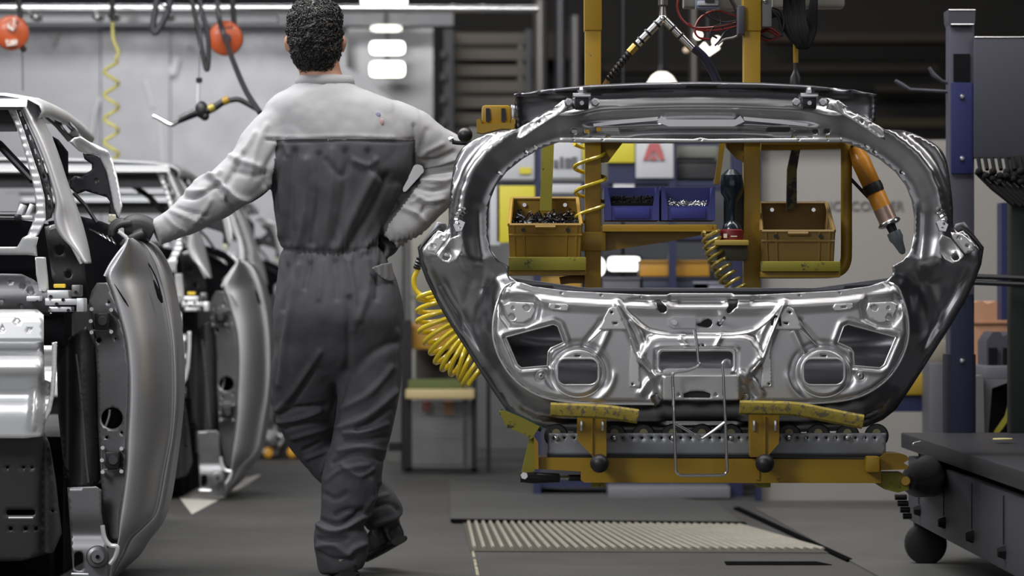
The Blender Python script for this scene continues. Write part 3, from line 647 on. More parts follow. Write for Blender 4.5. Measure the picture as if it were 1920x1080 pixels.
# orange pneumatic driver on the right
dr = thing('air_screwdriver', 'orange and grey air screwdriver hanging slanted inside the right of the window', 'air tool', Wp(1690, 470, 8.28))
A = Wp(1600, 272, 8.28); B = Wp(1694, 476, 8.24)
def L_(t): return A.lerp(B, t)
OR = mat('orange_tool_body', (.52, .21, .012), .4, coat=.2)
MB().lathe(L_(.02), L_(.72), [(0, .018), (.15, .026), (.18, .028), (.5, .027), (.52, .024), (.60, .024), (.62, .027), (.86, .026), (1, .026)], 20).build('tool_body', OR, dr)
MB().lathe(L_(.0), L_(.12), [(0, .010), (.5, .014), (1, .022)], 14).build('hose_cap', BLACKM, dr)
MB().lathe(L_(.36), L_(.44), [(0, .029), (.5, .030), (1, .028)], 18).build('grip_band', BLACK, dr)
MB().lathe(L_(.58), L_(.70), [(0, .0275), (1, .0275)], 18).build('steel_sleeve', mat('worn_copper_sleeve', (.5, .36, .3), .35, .7, var=.3, vscale=50), dr)
MB().lathe(L_(.70), L_(.74), [(0, .030), (.3, .034), (.7, .034), (1, .026)], 20).build('ring', CHROME, dr)
MB().lathe(L_(.73), L_(.84), [(0, .015), (.5, .013), (1, .012)], 14).build('neck', BLACKM, dr)
MB().lathe(L_(.80), L_(1.0), [(0, .020), (.3, .021), (.45, .016), (.9, .010), (1, .005)], 14).build('chuck', mat('grey_chuck', (.14, .17, .19), .4, .3), dr)
MB().tube([Wp(1592, 332, 8.3), L_(.66)], .005, 8).build('tie_rod', BLACKM, dr)
# ------------------------------------------------------------------ the tailgate hanging on the carrier
PLATE = mat('bright_welded_plate', (.80, .80, .81), .38, .7)
CXH = 1314.0; YH = 7.90
def mir(p): return [(2*CXH-x, y) for x, y in p]
def sym(half):   # left half from top centre to bottom centre -> closed outline
    return half+[(2*CXH-x, y) for x, y in reversed(half) if abs(x-CXH) > .5]
hatch = thing('tailgate', 'bare steel car tailgate with a window opening, held upright on the yellow carrier', 'tailgate', Wp(CXH, 800, YH))
sil = sym([(CXH, 168), (1200, 170), (1100, 176), (1060, 188), (1025, 207), (995, 228), (968, 243), (935, 245), (912, 252), (888, 263), (868, 278), (857, 298), (850, 320), (845, 350), (843, 385), (841, 425),
           (832, 436), (822, 432), (813, 440), (790, 468), (793, 492), (803, 522), (822, 562), (848, 606), (870, 640), (898, 683), (925, 722), (952, 760), (972, 778), (1000, 792), (1050, 800), (1150, 805), (CXH, 806)])
win = sym([(CXH, 269), (1200, 268), (1100, 267), (1047, 267), (1013, 279), (980, 298), (950, 322), (930, 348), (919, 375), (914, 405), (914, 440), (921, 470), (934, 488), (955, 500), (953, 516), (966, 526),
           (1000, 537), (1060, 545), (1130, 549), (1215, 553), (1250, 553), (1256, 550), (CXH, 550)])
inner_lo = [(966, 528), (945, 538), (934, 562), (926, 592), (924, 625), (930, 655), (944, 685), (964, 711), (990, 731), (1020, 745), (1060, 753), (1120, 757), (1226, 758), (1219, 744), (1232, 736), (1240, 750), (CXH, 751)]
trap = [(948, 632), (1038, 608), (1046, 612), (1057, 642), (1033, 653), (1028, 660), (1026, 686), (978, 690), (970, 684)]
rsq = rrect(1045, 672, 1122, 722, 15)
def hatch_frame_Y(X, Y):
    xm = np.where(X > CXH, 2*CXH-X, X)
    s = sdf(xm, Y, sil); w = -sdf(xm, Y, win)       # distance in px from silhouette / window
    d = np.zeros(X.shape)
    arc = 15*((xm-CXH)/320.)**2
    ya = Y-arc
    # window frame channel for sides
    band = 62.
    side = sstep((xm.max()*0+270+10-ya)*0+ (w/ 14.))
    frame = 0.022-0.050*sstep((w-8)/46.)            # flange -> rises to crest at ~55px
    wing = -0.028+0.034*sstep((w-56)/14.)           # drops behind crest
    dsd = np.where(w < 58, frame, wing)
    # hem at silhouette: rolled edge
    hem = 0.05*(1-sstep(s/55.))+(-.012)*np.exp(-((s-7)/4.)**2)
    lowmask = sstep((Y-480)/60.)
    # wing bulge (upper side areas): slopes toward the silhouette
    wingb = 0.035*sstep((s)/70.)*(1-lowmask)
    d_side = dsd+np.where(w >= 58, hem*.35-wingb*.5, 0)
    # lower part: dark gutter then bright shoulder ramp towards the inner panel
    il = inner_lo+[(CXH, 500), (1000, 500)]
    q = -seg_dist(xm, Y, inner_lo, False); ins = inside(xm, Y, inner_lo+[(CXH, 540), (966, 528)])
    q = np.where(ins, -q, q)                         # >0 inside inner panel
    d_low = 0.055-0.055*sstep((q+46)/40.)+0.01*np.exp(-((q+58)/7.)**2)+hem*.25
    d_low = d_low-0.012*np.exp(-((s-9)/3.5)**2)+.02*np.exp(-((s-22)/9.)**2)
    d = d_side*(1-lowmask)+d_low*lowmask
    # vertical pinched crease each side
    d = d+ridge(xm, Y, [(897, 395), (900, 460), (910, 560), (925, 650)], 9, .012)*(Y > 380)
    # top beam profile
    tb = (1-sstep((Y-262)/12.))*sstep((xm-1060)/70.)
    prof = np.interp(ya, [160, 176, 180, 199, 201, 222, 224, 234, 236, 243, 257, 259, 268], [.045, .03, .018, -.010, -.008, .03, .026, .006, .010, .042, .046, .014, .008])
    d = d*(1-tb)+prof*tb
    # raised centre plate
    d = d+plat(X, Y, [(1243, 217), (1383, 217), (1389, 240), (1237, 240)], -.014, 5)*tb
    tilt = .25*PX(YH)*np.clip(Y-430, 0, None)*lowmask
    tilt = tilt*(1-.75*sstep((q+40)/50.)*lowmask)
    return YH+.004+d*.62+tilt
holes_f = [win]
for (x, y) in [(987, 284), (1003, 274), (936, 323), (1076, 258), (1108, 259), (1140, 258)]:
    holes_f += [circ(x, y, 2.2, 6), circ(2*CXH-x, y, 2.2, 6)]
holes_f += [rrect(1072, 243, 1082, 250, 2, 2), rrect(1095, 243, 1105, 250, 2, 2), rrect(1524, 243, 1534, 250, 2, 2), rrect(1546, 243, 1556, 250, 2, 2), rrect(1118, 238, 1160, 247, 2, 2), rrect(1440, 238, 1482, 247, 2, 2)]
# region behind the inner panel is open so that the outer skin shows through its holes
innerlo_open = sym([(CXH, 572), (1180, 572), (1000, 560), (962, 556), (950, 580), (944, 625), (962, 672), (1000, 716), (1060, 738), (1150, 742), (CXH, 738)])
holes_f.append(innerlo_open)
ex = []
for off in (0,):
    for L_ in ([(1160, 199), (CXH, 197.5)],):
        ex += [(L_, False), (mir(L_), False)]
crest = [(966+0, 262), (930, 292), (900, 325), (880, 365), (872, 400)]
panel('inner_frame', sil, hatch_frame_Y, STEELF, hatch, holes_f, 6, ex, .0016)
# outer skin, bulging away, seen through the holes and as the edge all round
sil_out = sym([(CXH, 540), (1100, 540), (955, 520), (880, 480), (845, 440), (836, 420), (820, 416), (783, 464), (788, 496), (800, 528), (820, 568), (846, 612), (868, 646), (896, 690), (922, 730), (948, 768), (972, 787), (1002, 800), (1060, 808), (1180, 812), (CXH, 813)])
def skinY(X, Y):
    s = sdf(X, Y, sil_out); r = (Y-540)/270.
    return YH+.066+.075*sstep(s/120.)+.25*PX(YH)*np.clip(Y-430, 0, None)+.012*np.sin((Y-600)/50.)*sstep(s/60)+ plat(X, Y, [(920, 655), (1700, 655), (1700, 900), (920, 900)], -.03, 26)*sstep(s/40)
panel('outer_skin', sil_out, skinY, STEELD, hatch, [sym([(CXH, 545), (1230, 545), (1230, 556), (CXH, 556)])][:0], 12, (), .0016)
# lower inner panel
inner_out = sym([(CXH, 550), (1256, 550), (1250, 553), (1215, 553), (1130, 549), (1060, 545), (1000, 537)]+inner_lo)
key_l = [(1230, 564), (1236, 563), (1244, 569), (1250, 576), (1250, 583), (1245, 587), (1238, 586), (1233, 580)]
key_c = [(1306, 607), (1314, 605), (1320, 600), (1328, 597), (1334, 600), (1336, 606), (1333, 612), (1326, 614), (1318, 613), (1308, 611)]
key_r = [(1366, 564), (1384, 563), (1382, 575), (1374, 582), (1370, 587), (1364, 587), (1362, 581), (1366, 574)]
slot = rrect(1238, 659, 1374, 693, 7)
slot2 = [(1282, 746), (1332, 746), (1332, 738), (1320, 734), (1307, 733), (1294, 734), (1282, 738)]
bplate = [(944, 572), (955, 566), (1000, 568), (1004, 582), (998, 598), (978, 606), (958, 602), (950, 590)]
def both(p): return [p, mir(p)]
holes_i = [key_l, key_c, key_r, slot, circ(1349, 607, 5, 8)]
for p in (trap, rsq, circ(1185, 721, 2.6, 8), circ(1147, 585, 3, 8), rrect(1149, 604, 1158, 609, 2, 2), circ(1310, 648, 3, 6), rrect(1078, 665, 1088, 669, 1.5, 2), circ(1015, 705, 2.4, 6)): holes_i += both(p)
for p in [(1128, 553.5), (1053, 549), (1202, 557)]: holes_i += both(circ(p[0], p[1], 1.6, 6))
fin = [(1157, 567), (1182, 628), (1198, 670), (1222, 700)]
fin2 = [(1157, 567), (1186, 600), (1214, 620), (1245, 627), (CXH, 627)]
fin3 = [(1186, 600), (1200, 622), (1207, 645), (1203, 668)]
boss = [(1208, 650), (1216, 634), (1232, 629), (1396, 629), (1412, 634), (1420, 650), (1430, 674), (1408, 694), (1396, 742), (1388, 754), (1240, 754), (1232, 742), (1220, 694), (1198, 674)]
def innerY(X, Y):
    xm = np.where(X > CXH, 2*CXH-X, X)
    d = np.full(X.shape, -.012)
    d += .03*(1-sstep(seg_dist(xm, Y, inner_lo[:13], False)/9.))*.7           # rolled rim
    # soft bowing of the panel
    d += .05*PX(YH)*(650-Y)*0+.004*((Y-650)/100.)**2
    # top flange strip
    top = np.interp(xm, [966, 1000, 1060, 1130, 1215, CXH], [527, 537, 545, 549, 553, 553])
    d += np.interp(Y-top, [0, 11, 13, 24, 40], [.018, .018, .012, -.010, 0])*(xm > 955)
    d += plat(X, Y, [(1212, 548), (1254, 548), (1254, 575), (1222, 572)], -.008, 4)+plat(X, Y, [(2*CXH-1212, 548), (2*CXH-1254, 548), (2*CXH-1254, 575), (2*CXH-1222, 572)], -.008, 4)
    d += plat(X, Y, [(1276, 563), (1352, 563), (1362, 573), (1262, 573)], .010, 5)
    # bracket plate pocket
    d += plat(xm, Y, [(936, 560), (955, 552), (1004, 556), (1014, 572), (1008, 600), (985, 615), (955, 612), (940, 592)], .026, 10)
    # trapezoid opening rim
    st = seg_dist(xm, Y, trap); d += -.010*np.exp(-((st-8)/4.)**2)+.010*np.exp(-(st/3.5)**2)
    # speaker-like rounded opening
    r = np.hypot((xm-1084)/1.08, Y-698)
    d += .022*np.exp(-((r-49)/7.)**2)*sstep((740-Y)/30.)-.016*sstep((48-r)/8.)+.004*sstep((40-r)/6.)
    d += -.008*np.exp(-((r-62)/5.)**2)*sstep((Y-690)/20.)*sstep((xm-1060)/30)
    d += .006*np.exp(-((np.hypot(xm-1015, Y-705)-9)/2.5)**2)-.006*(np.hypot(xm-1015, Y-705) < 6)
    # strap bracket and its ribs
    d += ridge(xm, Y, [(1131, 600), (1094, 646)], 4, .010)+ridge(xm, Y, [(1140, 622), (1121, 664)], 5, -.009)
    d += ridge(xm, Y, [(1124, 600), (1170, 600)], 3, .004)
    # centre pressing: fins and boss
    hexa = fin2[:-1]+[(2*CXH-x, y) for x, y in reversed(fin2[:-1])]
    d += plat(X, Y, hexa+[(1440, 560), (1190, 560)], .010, 6)
    d += ridge(xm, Y, fin, 5, -.022)+ridge(xm, Y, fin2[:4], 4, -.010)+ridge(xm, Y, fin3, 5, -.012)
    tri = [(1160, 570), (1186, 600), (1203, 625), (1206, 650), (1200, 672), (1182, 628)]
    d += plat(xm, Y, tri, -.016, 14)
    d += plat(X, Y, boss, -.040, 13)
    d += plat(X, Y, rrect(1229, 652, 1383, 700, 9), .014, 7)
    d += ridge(X, Y, [(1232, 653), (1238, 650), (1376, 650), (1382, 653)], 3, -.010)
    d += plat(X, Y, rrect(1242, 704, 1386, 750, 5), -.018, 5)
    d += ridge(xm, Y, [(1238, 700), (1215, 715), (1200, 738)], 5, -.016)+ridge(xm, Y, [(1232, 720), (1214, 742)], 5, .014)
    d += ridge(xm, Y, [(1274, 627), (1286, 650)], 3.4, -.010)
    return YH-.010+d*.62+.03*PX(YH)*(Y-540)*0
exi = []
for l in (fin, fin2, fin3): exi += [(l, False), (mir(l), False)]
exi += [(boss, True)]
panel('inner_panel', inner_out, innerY, STEEL, hatch, holes_i, 3.8, exi, .0014)
SURF = lambda X, Y: innerY(np.atleast_1d(np.array(X, float)), np.atleast_1d(np.array(Y, float)))
# crisp welded-on plates and bright pressed edges of the inner panel
def onsurf(pts, lift, n=4, dense=6):
    q = resample([(p.x, p.y) for p in catmull([(x, y, 0) for x, y in pts], n)], dense, False)
    q.append(tuple(pts[-1]))
    X = np.array([p[0] for p in q], float); Y = np.array([p[1] for p in q], float); D = innerY(X, Y)-lift
    return [Wp(x, y, d) for x, y, d in zip(X, Y, D)]
for k in (0, 1):
    f = (lambda p: p) if k == 0 else mir
    panel('bracket_plate', f(bplate), lambda X, Y: YH-.028+0*X, PLATE, hatch, [f(circ(962, 578, 2.6, 8)), f(circ(988, 577.5, 6, 14)), f(circ(960, 595, 6, 14))], 4)
    panel('slot_plate', f([(1030, 569), (1062, 570), (1067, 576), (1063, 583), (1034, 581), (1028, 576)]), lambda X, Y: innerY(X, Y)*0+float(innerY(np.array([1046.]), np.array([576.]))[0])-.006, PLATE, hatch, [f(rrect(1041, 574, 1050, 578, 1.5, 2))], 3)
    panel('strap_bracket', f([(1123, 618), (1131, 598), (1141, 579), (1150, 575), (1159, 578), (1166, 598), (1176, 618)]), lambda X, Y: float(innerY(np.array([1135.]), np.array([608.]))[0])-.010+0*X, PLATE, hatch, [f(circ(1147, 586, 3, 8)), f(rrect(1150, 604, 1158, 608, 1.5, 2))], 4)
    panel('side_strip', f([(1182, 640), (1190, 660), (1199, 684), (1201, 727), (1181, 725)]), lambda X, Y: float(innerY(np.array([1186.]), np.array([700.]))[0])-.006+0*X, PLATE, hatch, [f(circ(1186, 720, 2.6, 8))], 4)
    e = MB()
    for pts_, r in (([*trap, trap[0]], .0022), ([(1157, 567), (1182, 628), (1198, 670), (1220, 698)], .0030), ([(1157, 567), (1186, 600), (1214, 620), (1245, 627), (1285, 628)], .0026), ([(1182, 634), (1181, 680), (1180, 726)], .0018),
                    ([(1133, 612), (1115, 630), (1095, 648)], .0016), ([(1140, 621), (1130, 643), (1121, 662)], .0034), ([(1276, 629), (1286, 648)], .003)):
        pp = f(pts_); e.tube(onsurf(pp, .002 if len(pts_) < 8 else .002, 1 if len(pts_) > 8 else 4), r, 6)
    rs = f(rsq); e.tube(onsurf(rs+[rs[0]], .002, 1, 5), .0028, 6)
    ring = f(circ(1084, 699, 50, 40, 46)); e.tube(onsurf(ring+[ring[0]], .000, 1, 6), .0022, 6)
    rb = f(circ(1015, 705, 9.5, 18)); e.tube(onsurf(rb+[rb[0]], .001, 1, 3), .0018, 6)
    ol = f(inner_lo[:13]); e.tube(onsurf(ol, .001, 3, 6), .0028, 6)
    e.build('pressed_edges', PLATE, hatch)
e = MB(); bs = rrect(1234, 655, 1378, 697, 8); e.tube(onsurf(bs+[bs[0]], .002, 1, 5), .0026, 6); e.build('slot_rim', PLATE, hatch)
panel('latch_cover', rrect(1243, 704, 1386, 750, 5), lambda X, Y: YH-.070+.0002*(Y-727), PLATE, hatch, [slot2, circ(1272, 740, 3.4, 8), circ(1342, 740, 3.4, 8)], 5)
MB().pbox(1276, 730, 1338, 749, YH-.062, YH-.05).build('latch_pocket', mat('pocket_black', (.01, .01, .012), .6), hatch)
# spoiler blade above
spo = [(CXH, 153), (1430, 155), (1520, 160), (1600, 169), (1644, 178), (1640, 240), (1600, 222), (1560, 205), (1520, 194), (1430, 183), (CXH, 180), (1198, 183), (1108, 194), (1068, 206), (1028, 224), (990, 240), (967, 243), (964, 177), (1028, 167), (1108, 159), (1198, 155)]
def spoY(X, Y):
    arc = 15*((X-CXH)/320.)**2; ya = Y-arc
    base = np.interp(ya, [140, 154, 160, 163, 166, 172, 175, 182, 230], [.03, .035, .02, .035, .05, .045, .052, .055, .06])
    e = np.minimum(abs(X-964), abs(X-1644))
    return YH+base-.016*np.exp(-((seg_dist(X, Y, spo)-4)/3.)**2)-.02*np.exp(-(e/16)**2)
sp = panel('spoiler', spo, spoY, STEELD, hatch, (), 6, [([(1000, 172), (1100, 164), (1200, 160), (CXH, 158)], False), ([(1628, 172), (1528, 164), (1428, 160), (CXH, 158)], False)], .0015)
# reinforcement straps on the shoulders
for k in (0, 1):
    f = (lambda p: p) if k == 0 else mir
    def sY(X, Y): return YH-.034+ridge(X, Y, f([(974, 262), (1000, 243), (1050, 212), (1064, 196)]), 3, -.008)
    panel('hinge_reinforcement', f([(972, 244), (980, 236), (1002, 226), (1032, 206), (1056, 188), (1072, 190), (1080, 204), (1052, 212), (1030, 224), (1000, 244), (982, 257), (968, 262)]), sY, STEEL, hatch,
          [f(rrect(-13, -5, 13, 5, 4, 3)) if False else f([(1024+14*math.cos(a)*.86+0-5*math.sin(a)*.45+9, 209+14*math.cos(a)*-.5-5*math.sin(a)) for a in [2*math.pi*i/14 for i in range(14)]]), f(circ(995, 231, 2.6, 8)), f(circ(1011, 228, 2.6, 8))], 5)
    sx = 1 if k == 0 else -1
    cx = 1091 if k == 0 else 2*CXH-1091-19
    # hinge block with its bolts
    b = MB().pbox(cx-13, 176, cx+13, 204, YH-.085, YH-.03, .003); hb = b.build('hinge_block', BLACKM, hatch)
    MB().pbox(cx-17, 174, cx+17, 183, YH-.092, YH-.03, .002).build('clamp_plate', CHROME, hb)
    MB().lathe(Wp(cx, 175, YH-.06), Wp(cx, 164, YH-.06), [(0, .014), (.55, .014), (.56, .009), (1, .008)], 6).build('bolt', CHROME, hb)
    for s_ in (-1, 1):
        MB().lathe(Wp(cx+s_*25, 192, YH-.03), Wp(cx+s_*25, 192, YH-.062), [(0, .013), (.4, .013), (.42, .008), (1, .008)], 6).build('bolt', CHROME, hb)
    MB().lathe(Wp(cx, 193, YH-.08), Wp(cx, 193, YH-.1), [(0, .007), (1, .006)], 12).build('bolt', CHROME, hb)
    # shoulder cup: lamp bracket with two holes, cup with a bolt hole
    lamp = f([(803, 455), (824, 438), (845, 436), (842, 446), (826, 466), (818, 476), (800, 470)])
    panel('lamp_bracket', lamp, lambda X, Y: np.full(X.shape, YH-.044), PLATE, hatch, [f(circ(829, 446, 3, 8)), f(circ(814, 461, 3, 8))], 5)
    cup = f([(820, 480), (846, 447), (862, 440), (868, 452), (866, 470), (856, 486), (842, 494), (830, 490)])
    cc = f([(850, 468)])[0]
    panel('lamp_cup', cup, lambda X, Y: YH-.038+.02*np.exp(-(((X-cc[0])/20)**2+((Y-cc[1])/20)**2)), PLATE, hatch, [f([(829, 484), (835, 474), (841, 476), (845, 482), (839, 489), (832, 488)])], 4)
    clip = MB().tube(pline(f([(862, 428), (858, 412), (864, 400), (874, 392)]), YH-.02), [.012, .011, .009]*6+[.008], 8)
    clip.v = clip.v; clip.build('wire_clip', CHROME, hatch)
    MB().prism(f([(850, 421), (862, 412), (872, 417), (866, 432), (855, 434)]), YH-.03, YH-.005).build('clip_bracket', CHROME, hatch)
    # dark seal around the shoulder edge
    MB().tube(pline(f([(965, 246), (935, 247), (905, 257), (880, 270), (863, 286), (854, 310), (848, 350), (844, 390), (843, 424), (832, 434), (822, 431), (800, 450), (788, 468)]), YH+.028, 4), .0045, 6).build('rubber_seal', BLACK, hatch)
MB().prism([(1240, 217), (1249, 224), (1379, 224), (1388, 217), (1396, 228), (1376, 237), (1254, 237), (1232, 229)], YH-.030, YH-.024).build('beam_plate', PLATE, hatch)
for f in (lambda p: p, mir):
    MB().prism(f([(1112, 232), (1160, 225), (1234, 219), (1232, 226), (1165, 232), (1114, 237)]), YH-.022, YH-.018).build('beam_strip', PLATE, hatch)
panel('window_flange', [(1050, 258), (1100, 259), (1215, 260), (1300, 261), (1314, 258), (1328, 261), (1413, 260), (1528, 259), (1578, 258), (1580, 266), (1048, 266)], lambda X, Y: YH-.006+0*X, PLATE, hatch, [circ(x, 262.5, 1.5, 6) for x in (1076, 1130, 1314, 1498, 1552)], 6)
# latch lever plate in the middle
MB().prism([(1254, 600), (1262, 595), (1304, 595), (1304, 615), (1262, 615), (1254, 611)], YH-.022, YH-.008).build('lock_plate', STEEL, hatch, label='small dull plate beside the keyhole')
MB().prism([(1248, 691), (1372, 691), (1368, 703), (1250, 703)], YH-.065, YH-.045).build('latch_bar', STEEL, hatch)
MB().pbox(1244, 693, 1262, 704, YH-.075, YH-.055, .002).build('latch_block', STEEL, hatch)
MB().cyl(Wp(1265, 605, YH-.02), Wp(1265, 605, YH-.034), .008, .007, 12).build('rivet', CHROME, hatch)
MB().cyl(Wp(1350, 606, YH-.01), Wp(1358, 596, YH-.05), .005, .005, 10).build('stud', CHROME, hatch)
for x in (1455,):
    o = MB().tube(pline([(x-7, 610), (x-6, 597), (x, 593), (x+6, 597), (x+8, 611)], YH-.03), .004, 8).build('hook_ring', BLACKM, hatch)
    MB().ball(Wp(x, 605, YH-.02), .008, sc=(1, .6, 1)).build('rivet', CHROME, hatch)
# wire gauge hooked in the latch opening
wire = thing('wire_hook', 'bent bright wire frame with a V crossbar hanging from the tailgate latch', 'wire hook', Wp(1314, 892, 7.80))
MB().tube(pline([(1302, 618), (1306, 640), (1309, 672), (1311, 682), (1305, 689), (1285, 695), (1268, 697), (1261, 704), (1262, 730)], YH-.1, 4)+pline([(1263, 760), (1265, 820), (1267, 870), (1268, 884), (1276, 891), (1300, 891.5), (1340, 891), (1356, 890), (1363, 882), (1362, 850), (1360, 790), (1357, 730), (1356, 700), (1354, 685), (1359, 677), (1366, 676), (1370, 682)], YH-.12, 4), .0042, 10).build('wire_frame', CHROME, wire)
MB().tube([Wp(1264, 793, YH-.126), Wp(1290, 808, YH-.126), Wp(1312, 822, YH-.126), Wp(1317, 822, YH-.126), Wp(1338, 808, YH-.126), Wp(1359, 792, YH-.126)], .004, 10).build('crossbar', CHROME, wire)
# ------------------------------------------------------------------ the worker seen from behind
YP = 8.78
man = thing('person', 'worker in grey coveralls seen from behind, one gloved hand on a car door, elbow bent', 'person', (Wp(655, 1080, YP).x, YP, 0))
def bake(o, vox, smooth=2, name=None):
    md = o.modifiers.new('r', 'REMESH'); md.mode = 'VOXEL'; md.voxel_size = vox; md.use_smooth_shade = True
    if smooth: s = o.modifiers.new('s', 'SMOOTH'); s.factor = .5; s.iterations = smooth
    dg = bpy.context.evaluated_depsgraph_get(); me = bpy.data.meshes.new_from_object(o.evaluated_get(dg)); o.modifiers.clear()
    old = o.data; o.data = me; bpy.data.meshes.remove(old); me.polygons.foreach_set('use_smooth', [True]*len(me.polygons)); return o
def loft(s, rings, seg=28):      # rings of (centre, axisA vector, axisB vector)
    k0 = len(s.v)
    for c, a, b in rings:
        for j in range(seg):
            th = 2*math.pi*j/seg; ca, sa = math.cos(th), math.sin(th)
            e = .88
            s.v.append(c+a*math.copysign(abs(ca)**e, ca)+b*math.copysign(abs(sa)**e, sa))
    n = len(rings)
    for i in range(n-1):
        for j in range(seg):
            j2 = (j+1) % seg; s.f.append((k0+i*seg+j, k0+i*seg+j2, k0+(i+1)*seg+j2, k0+(i+1)*seg+j))
    s.f.append(tuple(k0+j for j in reversed(range(seg)))); s.f.append(tuple(k0+(n-1)*seg+j for j in range(seg))); return s
def interp_rings(rows, n=5):     # smooth rows of numbers
    rows = np.array(rows, float); out = []
    for i in range(len(rows)-1):
        p0, p1, p2, p3 = rows[max(i-1, 0)], rows[i], rows[i+1], rows[min(i+2, len(rows)-1)]
        for k in range(n):
            t = k/n; out.append(.5*((2*p1)+(p2-p0)*t+(2*p0-5*p1+4*p2-p3)*t*t+(3*p1-p0-3*p2+p3)*t**3))
    out.append(rows[-1]); return out
def limb(s, rows, seg=24, n=5):  # rows: px, py, dy, half width px, half depth m
    rr = interp_rings(rows, n); P = [Wp(r[0], r[1], YP+r[2]) for r in rr]; R_ = []
    for i, r in enumerate(rr):
        t = (P[min(i+1, len(P)-1)]-P[max(i-1, 0)]).normalized()
        a = t.cross(Vector((0, 1, 0))).normalized(); b = t.cross(a).normalized()
        R_.append((P[i], a*r[3]*PX(YP+r[2]), b*r[4]))
    return loft(s, R_, seg)
def torso(s, rows, seg=36, n=5):
    rr = interp_rings(rows, n); R_ = []
    for y, xl, xr, dep, dy in rr:
        c = Wp((xl+xr)/2, y, YP+dy); R_.append((c, Vector(((xr-xl)/2*PX(YP+dy), 0, 0)), Vector((0, dep, 0))))
    return loft(s, R_, seg)
s = MB()
torso(s, [(150, 560, 656, .060, .0), (162, 545, 670, .070, .0), (176, 518, 706, .085, 0), (195, 498, 745, .100, 0), (220, 490, 768, .112, 0), (260, 497, 776, .122, 0), (310, 505, 776, .125, .0), (350, 509, 758, .122, 0), (400, 513, 729, .116, 0),
          (440, 521, 714, .110, 0), (468, 529, 717, .106, 0), (482, 525, 726, .108, 0), (520, 519, 742, .122, -.005), (560, 514, 752, .135, -.01), (600, 512, 757, .140, -.01), (640, 514, 756, .130, 0), (672, 524, 748, .110, 0), (700, 556, 725, .07, 0), (716, 600, 690, .03, 0)])
# standing leg
limb(s, [(694, 610, 0, 58, .105), (694, 660, 0, 62, .110), (692, 720, 0, 59, .102), (685, 780, 0, 56, .094), (672, 840, -.005, 53, .085), (661, 895, -.005, 56, .082), (650, 945, 0, 49, .078), (641, 978, 0, 42, .074), (638, 996, 0, 50, .080), (640, 1025, 0, 52, .082), (641, 1055, 0, 46, .075), (643, 1070, 0, 40, .07)])
# crossed leg: thigh forward, shin crossing behind the standing leg
limb(s, [(578, 610, 0, 60, .105), (574, 660, .01, 61, .11), (573, 720, .06, 62, .102), (573, 765, .10, 58, .098), (580, 797, .13, 52, .092), (596, 835, .16, 46, .082), (640, 880, .17, 44, .078), (684, 925, .17, 42, .074), (712, 958, .17, 42, .072), (724, 980, .17, 37, .066)])
# left arm out to the door
limb(s, [(560, 218, 0, 40, .07), (532, 240, -.01, 50, .078), (508, 272, -.02, 55, .078), (484, 302, -.04, 52, .074), (458, 329, -.06, 47, .068), (426, 354, -.08, 45, .064), (396, 373, -.10, 44, .060), (360, 399, -.12, 37, .052), (323, 422, -.145, 29, .044), (290, 437, -.16, 25, .038)])
# right arm: elbow out behind the tailgate, hand back on the hip
limb(s, [(700, 215, 0, 38, .07), (735, 232, .01, 47, .078), (775, 256, .03, 52, .076), (815, 275, .05, 40, .070), (850, 292, .07, 36, .062), (862, 308, .07, 34, .058)])
limb(s, [(860, 298, .07, 30, .055), (838, 332, .06, 40, .058), (806, 368, .04, 40, .056), (775, 402, .02, 38, .052), (748, 430, .0, 31, .045), (728, 449, .0, 24, .038)])
cov = s.build('coverall', None, man)
COV = mat('grey_coverall_cloth', (.055, .055, .064), .8, bump=.15, bscale=320, var=.12, vscale=5)
COVL = mat('light_grey_toplit_cloth', (.31, .31, .325), .8, bump=.15, bscale=320, var=.07, vscale=5)  # yoke and sleeves paler: light from above is put into the colour
bake(cov, .0065, 10)
me = cov.data; n = len(me.vertices)
co = np.zeros(n*3); me.vertices.foreach_get('co', co); co = co.reshape(-1, 3)
no = np.zeros(n*3); me.vertices.foreach_get('normal', no); no = no.reshape(-1, 3)
px = 960+co[:, 0]/co[:, 1]*F; py = HZ-(co[:, 2]-CZ)/co[:, 1]*F
